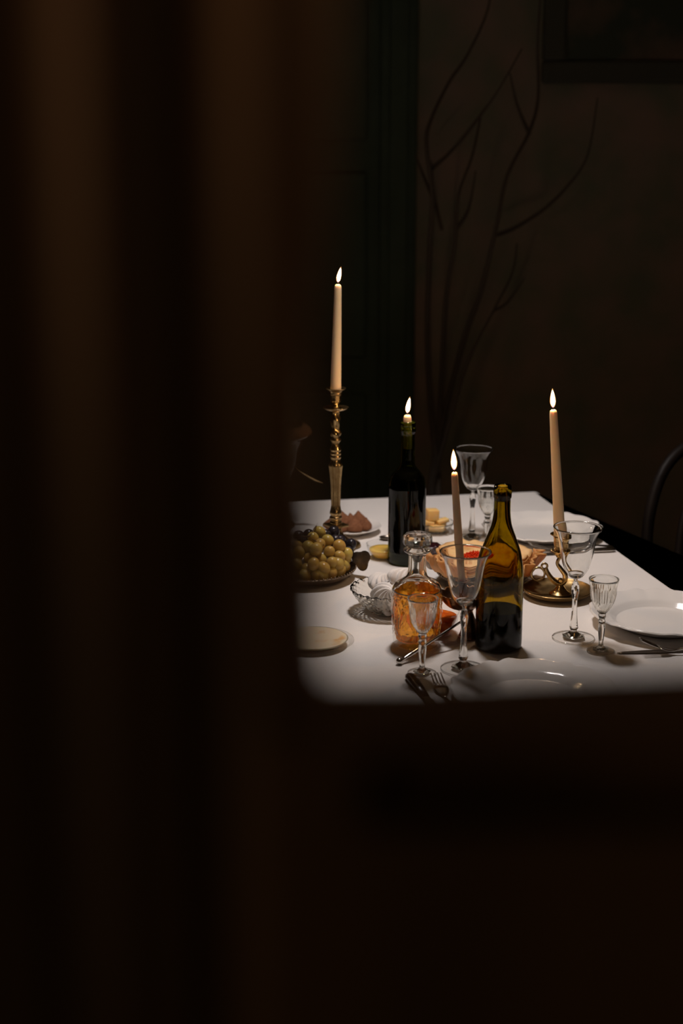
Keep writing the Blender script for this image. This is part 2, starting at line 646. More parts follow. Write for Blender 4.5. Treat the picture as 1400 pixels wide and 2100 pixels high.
def moulding(xc, w, d, z0, z1, lean=0.0, n=8):
    """Half-round upright bead on the door's hall side."""
    bm = bmesh.new()
    rows = []
    for z in (z0, z1):
        s = lean * (z - z0) / (z1 - z0)
        rows.append([bm.verts.new((xc + s + w * math.cos(PI * k / n), -0.018 - d * math.sin(PI * k / n), z)) for k in range(n + 1)])
    for k in range(n):
        bm.faces.new((rows[0][k], rows[0][k + 1], rows[1][k + 1], rows[1][k]))
    bm.faces.new(rows[0]); bm.faces.new(rows[1][::-1])
    return bm


def dx(px, py=600):
    return aty(px, py, YD - 0.02).x


zz0, zz1 = 0.05, 2.15
for (pc, hw, dep, ln) in ((112, 70, 0.005, 0.0), (470, 62, 0.009, 0.0)):
    obj('moulding', moulding(dx(pc), hw / FPX * 0.30, dep, zz0, zz1, ln), 'door_wood', door)
# bead that follows the opening
inner = [(x - 0.0066, z) for x, z in edge]
bead = [(x, -0.0165, z) for x, z in inner if z < top_z]
obj('bead', tube(bead, 0.0062, 10), 'door_wood', door)
obj('bead', tube([(inner[0][0] + 0.02, -0.018, z_rail - 0.012), (DX1 - 0.14, -0.018, z_rail - 0.012)], 0.008, 10), 'door_wood', door)
obj('bead', tube([(inner[0][0] + 0.02, -0.018, z_rail - 0.105), (DX1 - 0.14, -0.018, z_rail - 0.105)], 0.007, 10), 'door_wood', door)
jamb = bmesh.new()
box((DX0 - 0.058, -0.03, 0), (DX0 - 0.004, 0.09, 2.205), jamb)
box((DX1 + 0.004, -0.03, 0), (DX1 + 0.058, 0.09, 2.205), jamb)
box((DX0 - 0.058, -0.03, 2.206), (DX1 + 0.058, 0.09, 2.218), jamb)
obj('door_jamb', jamb, 'door_wood', door, False)

# lamp in the hall behind the camera, source of the faint warm sheen on the door
hl = thing('hall_pendant', 'small pendant lamp in the dark hall', 'lamp', (0.62, -0.60, 2.30))
obj('cord', tube([(0, 0, 0), (0, 0, 0.445)], 0.004, 6), 'lamp_black', hl)
obj('shade', lathe([(0.012, 0.0), (0.05, -0.01), (0.10, -0.03), (0.098, -0.031), (0.048, -0.013), (0.01, -0.004)], 24), 'lamp_black', hl)

scn = thing('added_sconce', 'added unseen sconce that throws warm bands of light on the wooden door', 'lamp', (0.80, 0.289, 2.16))  # fixture added out of view around the spot that lights the door
obj('wall_plate', box((-0.04, -0.015, -0.06), (0.04, -0.001, 0.06), bev=0.004), 'lamp_black', scn, False)
obj('arm', tube([(0, -0.015, 0), (0, -0.15, 0.05), (0, -0.30, 0.045)], 0.006, 8), 'lamp_black', scn)
shd = obj('shade', shell([(0.02, 0.07), (0.05, 0.03), (0.06, -0.01)], 0.002, 24), 'lamp_black', scn)
shd.matrix_local = Matrix.Translation((0.0, -0.329, 0.0)) @ Vector((0.90, -0.34, 0.24)).to_track_quat('Z', 'Y').to_matrix().to_4x4()

# pendant lamp over the table (above the frame)
pn = thing('pendant_lamp', 'black metal pendant lamp hanging above the dining table', 'lamp', LAMP)
obj('shade', shell([(0.19, -0.06), (0.185, -0.02), (0.14, 0.06), (0.06, 0.11), (0.02, 0.13)][::-1], 0.003, 40), 'lamp_black', pn)
obj('cord', tube([(0, 0, 0.13), (0, 0, 0.565)], 0.004, 6), 'lamp_black', pn)
obj('bulb', lathe(smooth_profile([(0.0, 0.045), (0.03, 0.05), (0.038, 0.075), (0.02, 0.105), (0.0, 0.11)], 3), 20), 'bulb', pn)

# ------------------------------------------------------------------ table and cloth
BR = at(1100, 1007); BL0 = at(610, 1027)
u = (BR - BL0); u.z = 0; u.normalize()
RC = at(1385, 1208)
v = RC - BR; v.z = 0; vlen = v.length; v.normalize()
RC2 = at(1430, 1217)
w2 = RC2 - RC; w2.z = 0; w2.normalize()
BL = BR - u * 1.15
NR = RC + w2 * 0.62
NEAR = 0.72
outline = [BL, BR, RC, NR, NR + v * NEAR, BL + v * (vlen + NEAR)]
outline = [(p.x, p.y) for p in outline]      # clockwise from the far left corner


def round_poly(poly, r, n=5):
    res = []
    m_ = len(poly)
    for i in range(m_):
        p = Vector(poly[i]); a = Vector(poly[i - 1]); b_ = Vector(poly[(i + 1) % m_])
        d1 = (a - p).normalized(); d2_ = (b_ - p).normalized()
        s, e = p + d1 * r, p + d2_ * r
        for k in range(n + 1):
            t_ = k / n
            res.append(tuple((1 - t_) ** 2 * s + 2 * t_ * (1 - t_) * p + t_ ** 2 * e))
    return res


def densify(poly, step):
    res = []
    for i in range(len(poly)):
        a = Vector(poly[i]); b_ = Vector(poly[(i + 1) % len(poly)])
        n = max(1, int((b_ - a).length / step))
        for k in range(n):
            res.append(tuple(a + (b_ - a) * (k / n)))
    return res


def offset_poly(poly, d):
    res = []
    n = len(poly)
    for i in range(n):
        a = Vector(poly[i - 1]); b_ = Vector(poly[(i + 1) % n])
        t_ = (b_ - a).normalized()
        nrm = Vector((-t_.y, t_.x))          # outward for a clockwise outline
        res.append((poly[i][0] + nrm.x * d(i) if callable(d) else poly[i][0] + nrm.x * d,
                    poly[i][1] + nrm.y * d(i) if callable(d) else poly[i][1] + nrm.y * d))
    return res


rp = densify(round_poly(outline, 0.012), 0.02)
cb = bmesh.new()
levels = [(-0.010, TZ), (-0.003, TZ - 0.0008), (0.0, TZ - 0.004)]
rings = []
for d_, z in levels:
    rings.append([cb.verts.new((x, y, z)) for x, y in offset_poly(rp, d_)])
for j, z in enumerate([TZ - 0.02, TZ - 0.07, TZ - 0.14, TZ - 0.22, TZ - 0.30]):
    amp = 0.016 * (j + 0.3) / 4
    ph = offset_poly(rp, lambda i, j=j, amp=amp: 0.002 + amp + amp * math.sin(i * 0.45) * math.sin(i * 0.13 + 1.0))
    rings.append([cb.verts.new((x, y, z)) for x, y in ph])
cb.faces.new(rings[0])
for a, b_ in zip(rings[:-1], rings[1:]):
    for k in range(len(a)):
        k2 = (k + 1) % len(a)
        cb.faces.new((a[k], a[k2], b_[k2], b_[k]))
clo = obj('tablecloth', cb, 'cloth', None)
sharp(clo, 40)
tag(clo, 'white woven tablecloth spread over the dining table', 'tablecloth')

tb = thing('dining_table', 'wooden dining table hidden under the white tablecloth', 'table', (0, 0, 0))
inner_o = offset_poly(round_poly(outline, 0.012), -0.006)
obj('table_top', prism(inner_o, TZ - 0.036, TZ - 0.0045), 'table_wood', tb, False)
for p, sx, sy in ((BL, 1, -1), (BR, -1, -1), (NR, -1, -1), (NR + v * NEAR, -1, 1), (BL + v * (vlen + NEAR), 1, 1)):
    c = Vector((p.x + sx * 0.09, p.y + sy * 0.11))
    if p is NR:
        c = Vector((p.x - 0.09, p.y - 0.09))
    obj('leg', lathe([(0.0, 0), (0.022, 0), (0.026, 0.1), (0.034, 0.5), (0.04, 0.62), (0.04, TZ - 0.037), (0, TZ - 0.037)], 14, off=(c.x, c.y, 0)), 'table_wood', tb)

# ------------------------------------------------------------------ bentwood chair beside the table
ch_l = aty(1341, 1110, 3.12)
ch = thing('bentwood_chair', 'dark bentwood chair with a hooped back beside the table', 'chair', (ch_l.x + 0.185, 3.20, 0), math.radians(22))
hoop = smooth_profile([(-0.19, 0.02, 0.44), (-0.187, 0.035, 0.62), (-0.175, 0.06, 0.76), (-0.125, 0.08, 0.875), (-0.04, 0.09, 0.93),
                       (0.04, 0.09, 0.93), (0.125, 0.08, 0.875), (0.175, 0.06, 0.76), (0.187, 0.035, 0.62), (0.19, 0.02, 0.44)], 5)
obj('back_hoop', tube(hoop, 0.014, 10), 'black_wood', ch)
hoop2 = smooth_profile([(-0.10, 0.02, 0.46), (-0.10, 0.04, 0.62), (-0.07, 0.065, 0.77), (0.0, 0.07, 0.81), (0.07, 0.065, 0.77), (0.10, 0.04, 0.62), (0.10, 0.02, 0.46)], 5)
obj('inner_hoop', tube(hoop2, 0.010, 10), 'black_wood', ch)
obj('seat', lathe(smooth_profile([(0.0, 0.452), (0.15, 0.450), (0.195, 0.458), (0.205, 0.445), (0.195, 0.425), (0.0, 0.425)], 3), 32, off=(0, -0.17, 0)), 'black_wood', ch)
for sx in (-1, 1):
    obj('leg', tube([(sx * 0.13, -0.30, 0.43), (sx * 0.15, -0.33, 0.2), (sx * 0.17, -0.36, 0.0)], [0.016, 0.014, 0.011], 10), 'black_wood', ch)
    obj('leg', tube([(sx * 0.185, 0.02, 0.45), (sx * 0.18, 0.04, 0.2), (sx * 0.19, 0.09, 0.0)], [0.016, 0.014, 0.011], 10), 'black_wood', ch)

# ------------------------------------------------------------------ dry branches in a floor vase behind the table
vb = aty(893, 1080, 4.32)
fv = obj('floor_vase', shell(smooth_profile([(0.07, 0.0), (0.085, 0.02), (0.12, 0.16), (0.11, 0.30), (0.06, 0.41), (0.055, 0.44), (0.075, 0.47)], 4), 0.006, 28), 'lamp_black', None, loc=(vb.x, 4.32, 0))
tag(fv, 'tall dark floor vase behind the table holding bare branches', 'vase')


def branch(name_label, main, twigs, r0=0.011):
    o = thing('dry_branch', name_label, 'branch', (vb.x, 4.32, 0.02), group='bare branches in the floor vase')
    def pts(l, j):
        res = []
        for k, (px, py) in enumerate(l):
            p = aty(px, py, 4.32 + 0.10 * math.sin(j * 2.1 + k * 0.7))
            res.append(tuple(p - Vector((vb.x, 4.32, 0.02))))
        return res
    base = [(random.uniform(-.02, .02), random.uniform(-.02, .02), 0.01), (random.uniform(-.02, .02), random.uniform(-.02, .02), 0.5)]
    mp_ = smooth_profile(base + pts(main, len(main)), 4)
    n = len(mp_)
    obj('stem', tube(mp_, [r0 * (1 - 0.75 * i / n) for i in range(n)], 7), 'bark', o)
    for j, tw in enumerate(twigs):
        q = smooth_profile(pts(tw, j), 4)
        n = len(q)
        obj('twig', tube(q, [r0 * 0.6 * (1 - 0.7 * i / n) for i in range(n)], 6), 'bark', o)


branch('bare branch with a side twig, rising straightest beside the dark green door', [(886, 860), (876, 700), (880, 520), (886, 400), (874, 300), (882, 250), (920, 170), (960, 110), (1000, 20), (1010, -60)],
       [[(884, 400), (868, 360), (852, 320)], [(886, 345), (930, 305), (990, 230), (1030, 170), (1070, 100)]])
branch('bare branch forking thinly between the two tallest branches', [(900, 870), (908, 720), (916, 600), (932, 500), (940, 400), (968, 320), (985, 240)],
       [[(905, 470), (890, 400), (885, 330)], [(934, 470), (960, 430), (975, 350)]])
branch('longest bare branch arching up towards the framed picture', [(905, 880), (950, 700), (985, 600), (1005, 520), (1020, 450), (1040, 360), (1085, 270), (1103, 200), (1102, 90), (1110, -40)],
       [[(1018, 482), (1060, 465), (1120, 425), (1165, 380), (1200, 330), (1215, 270), (1225, 200)], [(1085, 275), (1060, 215), (1045, 150)]])
branch('short bare branch leaning lowest over the far end of the table', [(912, 900), (960, 740), (1010, 640), (1050, 560), (1060, 500)],
       [[(1012, 637), (1040, 620), (1075, 570)]], 0.008)

# ------------------------------------------------------------------ glassware
def make_goblet(label, loc, rz, group):
    o = thing('wine_goblet', label, 'glass', loc, rz, group)
    bowl = smooth_profile([(0.0, 0.1165), (0.008, 0.1175), (0.0145, 0.1235), (0.0225, 0.138), (0.028, 0.160), (0.0315, 0.182), (0.0355, 0.199), (0.0425, 0.213)], 5)
    inner_ = [(max(r - 0.0012, 0), z + 0.0012) for r, z in bowl]
    inner_ = [(r, max(z, 0.1245)) for r, z in inner_]
    bowl2 = bowl + [(0.0424, 0.2137), (0.0416, 0.2137)] + inner_[::-1][1:]
    def md(th, r, z, i):
        return r * (1 + 0.006 * math.cos(8 * th)), z
    bw = obj('bowl', lathe(bowl2, 96, md), 'goblet_bowl', o)
    obj('rim', lathe([(0.0430, 0.2128), (0.0424, 0.2140), (0.0414, 0.2138), (0.0416, 0.2126)], 48, close=True), 'stem_glass', bw)
    st = smooth_profile([(0.0, 0.1162), (0.0035, 0.1158), (0.0032, 0.111), (0.0048, 0.108), (0.0058, 0.104), (0.0070, 0.098), (0.0066, 0.090), (0.0054, 0.082),
                         (0.0046, 0.076), (0.0045, 0.068), (0.0054, 0.045), (0.0072, 0.026), (0.0078, 0.021), (0.0062, 0.018), (0.0060, 0.0145), (0.0100, 0.0112), (0.0165, 0.0068), (0.0190, 0.0050), (0.0, 0.0046)], 3)
    def ms(th, r, z, i):
        if 0.080 < z < 0.107:
            return r * (1 + 0.10 * math.cos(6 * th + z * 300) * math.cos(z * 900)), z
        return r * (1 + 0.05 * math.cos(6 * th)), z
    obj('stem', lathe(st, 24, ms), 'stem_glass', o)
    ft = [(0.0, 0.0134), (0.0058, 0.0133), (0.010, 0.0105), (0.018, 0.0062), (0.028, 0.0036), (0.0372, 0.0026)]
    f = obj('foot', lathe(ft, 64), 'foot_glass', o)
    obj('foot_rim', lathe([(0.0370, 0.0029), (0.0379, 0.0022), (0.0379, 0.0014), (0.0370, 0.0008)], 64, close=True), 'stem_glass', f)
    return o


G = 'matching crystal wine goblets'
gob = make_goblet('empty crystal wine goblet standing between the decanter and the olive wine bottle', at(949, 1372), 0.2, G)
gob.scale = (1, 1, 0.962)
dup(gob, at(1175, 1309), 0.5, 'empty crystal wine goblet in front of the brass chamberstick', G)
dup(gob, at(967, 1105), 0.1, 'empty crystal wine goblet at the far end of the table behind the slim candle', G)


def make_liqueur(label, loc, rz, group):
    o = thing('liqueur_glass', label, 'glass', loc, rz, group)
    bowl = smooth_profile([(0.0, 0.073), (0.006, 0.0735), (0.0125, 0.082), (0.0185, 0.094), (0.0215, 0.108), (0.0228, 0.122), (0.0258, 0.1375)], 6)
    def md(th, r, z, i):
        if z > 0.126 or r < 0.004:
            return r, z
        f = min(1.0, (0.126 - z) / 0.012)
        fan = math.cos(10 * th) * 0.5 + 0.5
        cut = abs(math.sin(15 * th)) if z > 0.098 else abs(math.sin(10 * th + z * 420)) * abs(math.sin(10 * th - z * 420))
        return r * (1 + f * (0.07 * cut * (0.4 + fan * 0.6) - 0.035)), z
    inn_ = [(max(r - 0.0026, 0.0), max(z, 0.0775)) for r, z in bowl]
    lid_ = len(bowl)
    obj('bowl', lathe(bowl + [(0.0258, 0.1382), (0.0248, 0.1382)] + inn_[::-1][1:], 120, lambda th, r, z, i: md(th, r, z, i) if i < lid_ else (r, z)), 'cut_glass', o)
    st = smooth_profile([(0.0, 0.0728), (0.006, 0.0725), (0.0068, 0.068), (0.0050, 0.063), (0.0066, 0.0595), (0.0062, 0.056), (0.0052, 0.053), (0.0064, 0.046),
                         (0.0052, 0.030), (0.0040, 0.018), (0.0054, 0.0105), (0.0105, 0.0064), (0.0140, 0.0044), (0.0, 0.0040)], 3)
    obj('stem', lathe(st, 24, lambda th, r, z, i: (r * (1 + 0.07 * math.cos(6 * th)), z)), 'stem_glass', o)
    ft = [(0.0, 0.0094), (0.0055, 0.0092), (0.011, 0.0058), (0.018, 0.0032), (0.0236, 0.0024)]
    f = obj('foot', lathe(ft, 56), 'foot_glass', o)
    obj('foot_rim', lathe([(0.0234, 0.0028), (0.0243, 0.0022), (0.0243, 0.0014), (0.0234, 0.0008)], 56, close=True), 'stem_glass', f)
    return o


G = 'small cut crystal liqueur glasses'
lq = make_liqueur('small cut crystal liqueur glass standing in front of the amber decanter', at(865, 1381), 0.1, G)
lq.scale = (1, 1, 0.955)
dup(lq, at(1231, 1336), 0.3, 'small cut crystal liqueur glass beside the knife and white plate', G)
dup(lq, at(998, 1119), 0.2, 'small cut crystal liqueur glass behind the neck of the olive bottle', G)

# wine bottles
bo = thing('wine_bottle', 'olive green open wine bottle half empty, nearest the scalloped plate', 'bottle', at(1021, 1327))
bo.scale = (1, 1, 0.972)
op = smooth_profile([(0.0, 0.004), (0.030, 0.001), (0.038, 0.003), (0.0405, 0.010), (0.0405, 0.06), (0.0405, 0.115), (0.0395, 0.145), (0.0345, 0.178), (0.0255, 0.205),
                     (0.0175, 0.228), (0.0145, 0.250), (0.0140, 0.276)], 5)
lipo = [(0.0155, 0.278), (0.0158, 0.290), (0.0150, 0.2915), (0.0148, 0.2985), (0.0135, 0.300)]
inn = smooth_profile([(0.0098, 0.299), (0.0098, 0.276), (0.0105, 0.250), (0.0140, 0.228), (0.0222, 0.205), (0.0314, 0.178), (0.0365, 0.145), (0.0375, 0.115), (0.0375, 0.06), (0.037, 0.012), (0.028, 0.009), (0.0, 0.014)], 5)
obj('glass_body', lathe(op + lipo + inn, 48), 'bottle_olive', bo)
obj('wine', lathe([(0.0, 0.006), (0.029, 0.0038), (0.0370, 0.0060), (0.0388, 0.012), (0.0380, 0.03), (0.0379, 0.074), (0.0, 0.0735)], 40), 'wine', bo)

bk = thing('wine_bottle', 'black green wine bottle with a burning candle stuck in its neck', 'bottle', at(833, 1153))
op = smooth_profile([(0.0, 0.004), (0.028, 0.001), (0.037, 0.003), (0.0392, 0.010), (0.0392, 0.06), (0.0392, 0.15), (0.0390, 0.166), (0.0345, 0.186), (0.0225, 0.201),
                     (0.0160, 0.212), (0.0150, 0.235), (0.0145, 0.278)], 5)
lipo = [(0.0165, 0.280), (0.0168, 0.288), (0.0150, 0.290), (0.0162, 0.293), (0.0162, 0.299), (0.0145, 0.302)]
inn = smooth_profile([(0.0112, 0.3015), (0.0112, 0.276), (0.0115, 0.235), (0.0130, 0.212), (0.0195, 0.199), (0.0315, 0.184), (0.0358, 0.165), (0.0360, 0.15), (0.0360, 0.06), (0.035, 0.012), (0.026, 0.009), (0.0, 0.014)], 5)
obj('glass_body', lathe(op + lipo + inn, 48), 'bottle_black', bk)
obj('wine', lathe([(0.0, 0.016), (0.025, 0.012), (0.0345, 0.0118), (0.0364, 0.03), (0.0364, 0.150), (0.0362, 0.165), (0.0318, 0.1838), (0.0199, 0.1985), (0.0, 0.199)], 40), 'wine', bk)


# candles
def make_candle(label, base, top, r0, r1, flame_h, lean=(0, 0), group='lit cream taper candles'):
    base, top = Vector(base), Vector(top)
    ax = top - base
    L = ax.length
    q = Vector((0, 0, 1)).rotation_difference(ax)
    o = thing('candle', label, 'candle', base, group=group, rot=q.to_euler())
    prof = [(0.0, 0.0), (r0 * 0.93, 0.0), (r0, 0.004)]
    for k in range(1, 13):
        s = k / 13
        prof.append((r0 + (r1 - r0) * s ** 1.1, 0.004 + (L - 0.016) * s))
    prof += [(r1 * 0.99, L - 0.010), (r1 * 0.92, L - 0.005), (r1 * 0.75, L - 0.0015), (r1 * 0.45, L), (r1 * 0.2, L - 0.0015), (0.0, L - 0.002)]
    obj('wax', lathe(prof, 24), 'wax', o)
    wk = obj('wick', tube([(0, 0, L - 0.003), (0.0003, 0, L + 0.003), (0.0012, 0, L + 0.007)], 0.0008, 6), 'wick', o)
    fl = [(0.0, 0.0), (0.0022, 0.0022), (0.0040, 0.007), (0.0046, 0.012), (0.0042, 0.018), (0.0030, 0.025), (0.0015, 0.031), (0.0, 0.0355)]
    k_ = flame_h / 0.0355
    def bend(prof_, sc_):
        pr = smooth_profile([(r * k_ * sc_, z * k_) for r, z in prof_], 4)
        bm = lathe(pr, 20)
        for v_ in bm.verts:
            s = v_.co.z / flame_h
            v_.co.x += lean[0] * s ** 1.3; v_.co.y += lean[1] * s ** 1.3
        return bm
    f = obj('flame', bend(fl, 1.15), 'flame_outer', o, loc=(0, 0, L + 0.0035))
    core = [(0.0, 0.003), (0.0026, 0.006), (0.0036, 0.012), (0.0032, 0.018), (0.0022, 0.024), (0.0010, 0.029), (0.0, 0.032)]
    obj('flame_core', bend(core, 1.05), 'flame_core', f)
    obj('flame_base', bend([(0.0, 0.0006), (0.0014, 0.0012), (0.0020, 0.0028), (0.0, 0.0029)], 1.0), 'flame_blue', f)
    return o


# ------------------------------------------------------------------ tall brass candlestick
cs_p = at(688, 1121)
cs = thing('candlestick', 'tall fluted brass candlestick rising behind the grapes', 'candlestick', cs_p)


def lobed(n, amp):
    return lambda th, r, z, i: (r * (1 + amp * abs(math.cos(n * th / 2.0)) - amp * 0.5), z)


obj('base', lathe(smooth_profile([(0.0, 0.002), (0.048, 0.002), (0.052, 0.006), (0.048, 0.011), (0.030, 0.017), (0.016, 0.030), (0.011, 0.045), (0.0, 0.046)], 4), 60,
                  lambda th, r, z, i: (r * (1 + (0.10 * abs(math.cos(3 * th)) - 0.05) * min(1, r / 0.04)), z)), 'brass', cs)
obj('square_plate', box((-0.021, -0.021, 0.0465), (0.021, 0.021, 0.0515), bev=0.0015), 'brass', cs, False, rot=(0, 0, 0.6))
stem_p = smooth_profile([(0.0, 0.052), (0.012, 0.052), (0.0135, 0.056), (0.011, 0.060), (0.0135, 0.064), (0.0135, 0.068), (0.011, 0.071), (0.0135, 0.076), (0.012, 0.083), (0.0095, 0.092),
                         (0.0095, 0.105), (0.0105, 0.140), (0.0135, 0.175), (0.0145, 0.182), (0.0115, 0.190), (0.0105, 0.197), (0.0125, 0.201), (0.0105, 0.205), (0.0125, 0.209), (0.0105, 0.213), (0.0125, 0.217), (0.0100, 0.223),
                         (0.0085, 0.233), (0.0120, 0.238), (0.0085, 0.244), (0.0115, 0.252), (0.0070, 0.262), (0.0095, 0.275), (0.0100, 0.284), (0.0070, 0.294), (0.0080, 0.301), (0.0, 0.302)], 3)


def flute(th, r, z, i):
    if 0.088 < z < 0.186:
        return r * (1 + 0.10 * abs(math.cos(4 * th)) * 2 - 0.12), z
    if 0.245 < z < 0.30:
        return r * (1 + 0.20 * math.cos(3 * th + z * 170)), z
    return r, z


obj('stem', lathe(stem_p, 64, flute), 'brass', cs)
obj('drip_pan', lathe(smooth_profile([(0.0, 0.3025), (0.010, 0.3025), (0.020, 0.3035), (0.0275, 0.308), (0.0282, 0.309), (0.0268, 0.3095), (0.018, 0.3055), (0.009, 0.3048), (0.0, 0.3048)], 3), 40), 'brass', cs)
obj('socket', lathe(smooth_profile([(0.0, 0.305), (0.0065, 0.305), (0.0075, 0.312), (0.0065, 0.317), (0.0105, 0.322), (0.0110, 0.327), (0.0120, 0.338), (0.0150, 0.345), (0.0215, 0.349), (0.0222, 0.3505),
                                    (0.0210, 0.351), (0.0150, 0.3478), (0.0128, 0.3445), (0.0122, 0.336), (0.0, 0.335)], 3), 36,
                    lambda th, r, z, i: (r * (1 + (0.05 * math.cos(8 * th) if 0.318 < z < 0.343 and i < 30 else 0)), z)), 'brass', cs)
b0 = cs_p + Vector((0, 0, 0.3365))
t0_ = aty(692.5, 583, cs_p.y)
make_candle('tallest cream candle, lit, in the high brass candlestick', b0, t0_, 0.0118, 0.0078, 0.033, (0.0055, 0))

# stub candle in the bottle
bb0 = at(833, 1153) + Vector((0, 0, 0.245))
make_candle('short lit candle stub in the neck of the dark wine bottle', bb0, bb0 + Vector((-0.0015, 0, 0.0700)), 0.0096, 0.0086, 0.034, (0.0055, 0))

# ------------------------------------------------------------------ brass chamberstick with ring handle
c4p = at(1142, 1223)
cb4 = thing('chamberstick', 'brass chamberstick with a snaking ring handle on a round dish', 'candlestick', c4p)
obj('dish', lathe(smooth_profile([(0.0, 0.003), (0.040, 0.003), (0.060, 0.008), (0.0680, 0.0155), (0.0692, 0.0165), (0.0678, 0.0178), (0.0660, 0.0168), (0.058, 0.0105), (0.040, 0.0055), (0.0, 0.0055)], 3), 64), 'old_brass', cb4)
k1 = 1.05 * 0.955


def q4(px, py, dy=0.0):                       # point in the chamberstick's upright plane, local coordinates
    p = aty(px, py, c4p.y + dy)
    return tuple(p - c4p)


bx4, _, _ = q4(1148, 1215)
obj('foot', lathe(smooth_profile([(0.0, 0.006), (0.020, 0.006), (0.0205, 0.008), (0.014, 0.012), (0.008, 0.020), (0.0055, 0.024), (0.0062, 0.026), (0.0045, 0.029), (0.0045, 0.036), (0.0, 0.0362)], 3), 32, off=(bx4, 0, 0)), 'brass', cb4)
snake = smooth_profile([q4(1119, 1165), q4(1122, 1174), q4(1130, 1186), q4(1141, 1195), q4(1151, 1196), q4(1158, 1189), q4(1158, 1179), q4(1150, 1167), q4(1143, 1157), q4(1144, 1149), q4(1148, 1143)], 5)
obj('serpent_arm', tube(snake, [0.0036 + 0.0022 * math.sin(PI * min(1, i / 40)) for i in range(len(snake))], 12), 'brass', cb4)


def ring_path(cx, cy, r, n=28):
    c = Vector(q4(cx, cy))
    return [tuple(c + Vector((r * math.cos(2 * PI * k / n), 0.0, r * math.sin(2 * PI * k / n)))) for k in range(n)]


obj('finger_ring', tube(ring_path(1103, 1177, 0.0128), 0.0022, 8, closed=True), 'brass', cb4)
obj('small_ring', tube(ring_path(1116, 1161, 0.0055, 20), 0.0022, 8, closed=True), 'brass', cb4)
sx_, _, sz_ = q4(1147, 1142)
obj('drip_flange', lathe(smooth_profile([(0.0, 0), (0.006, 0), (0.0085, 0.004), (0.013, 0.007), (0.0175, 0.012), (0.0165, 0.014), (0.010, 0.012), (0.0, 0.012)], 3), 48,
                         lambda th, r, z, i: (r * (1 + 0.06 * math.cos(12 * th)), z + 0.0012 * math.cos(12 * th)), off=(sx_, 0, sz_)), 'brass', cb4)
_, _, ztop = q4(1145, 1096)
hs = ztop - sz_ - 0.012
obj('socket', lathe(smooth_profile([(0.0, 0.012), (0.010, 0.012), (0.0098, 0.018), (0.0118, 0.024), (0.0128, 0.012 + hs * 0.75), (0.0150, 0.012 + hs * 0.92), (0.0195, 0.012 + hs), (0.0185, 0.0135 + hs), (0.0135, 0.012 + hs * 0.93), (0.0122, 0.012 + hs * 0.7), (0.0118, 0.026), (0.0, 0.0255)], 3), 32, off=(sx_, 0, sz_)), 'brass', cb4)
b4 = c4p + Vector((sx_, 0, sz_ + 0.027))
t4 = aty(1134, 840, c4p.y + 0.01)
make_candle('long lit cream candle leaning slightly in the ring-handled brass chamberstick', b4, t4, 0.0113, 0.0075, 0.037, (0.0005, 0))

# ------------------------------------------------------------------ dark bronze candlestick with shell pan (behind the near goblet)
c3p = at(962, 1308)
c3 = thing('candlestick', 'small dark bronze candlestick with a shell-shaped pan behind the near goblet', 'candlestick', c3p)
obj('base', lathe(smooth_profile([(0.0, 0.001), (0.0185, 0.001), (0.019, 0.006), (0.0165, 0.012), (0.0120, 0.030), (0.0075, 0.042), (0.0050, 0.050), (0.0065, 0.054), (0.0, 0.055)], 3), 28), 'bronze', c3)
ct = -0.013
shell_b = lathe(smooth_profile([(0.0, 0.055), (0.012, 0.055), (0.026, 0.060), (0.036, 0.070), (0.041, 0.082), (0.0395, 0.083), (0.034, 0.073), (0.024, 0.063), (0.010, 0.059), (0.0, 0.059)], 3), 96,
                lambda th, r, z, i: (r * (1 + 0.05 * math.cos(14 * th)), z + 0.0012 * math.cos(14 * th) * r / 0.04), off=(ct, 0, 0))
obj('shell_pan', shell_b, 'bronze', c3)
obj('socket', lathe(smooth_profile([(0.0, 0.0595), (0.008, 0.0595), (0.0085, 0.070), (0.0100, 0.074), (0.0100, 0.102), (0.0165, 0.106), (0.0170, 0.1075), (0.0105, 0.107), (0.0092, 0.104), (0.0090, 0.078), (0.0, 0.077)], 3), 28, off=(ct - 0.002, 0, 0)), 'bronze', c3)
b3 = c3p + Vector((ct - 0.002, 0, 0.0785))
t3 = aty(931.5, 968, c3p.y)
make_candle('slim lit cream candle seen behind the near crystal goblet', b3, t3, 0.0084, 0.0060, 0.037, (0.0004, 0))


# ------------------------------------------------------------------ decanter
dc = thing('whisky_decanter', 'cut crystal decanter of amber spirit with a faceted stopper', 'decanter', at(853, 1321))
dc.scale = (1, 1, 0.952)


def dpat(th, r, z, i):
    """Sunburst cuts on the decanter's wall."""
    if r < 0.036 or z < 0.014 or z > 0.108:
        return r, z
    k = (th / (2 * PI) * 6) % 1.0 - 0.5
    x = k * 0.046
    a1 = math.atan2(z - 0.018, x)
    a2 = math.atan2(0.104 - z, abs(x) + 0.002)
    d1 = math.hypot(x, z - 0.018)
    f = min(1, (z - 0.014) / 0.01) * min(1, (0.108 - z) / 0.01)
    g = abs(math.sin(a1 * 9)) if d1 < 0.055 else abs(math.sin(a2 * 10))
    return r * (1 - 0.075 * f * (1 - g) + (0.015 * math.sin(260 * x) * math.sin(260 * z) * f)), z


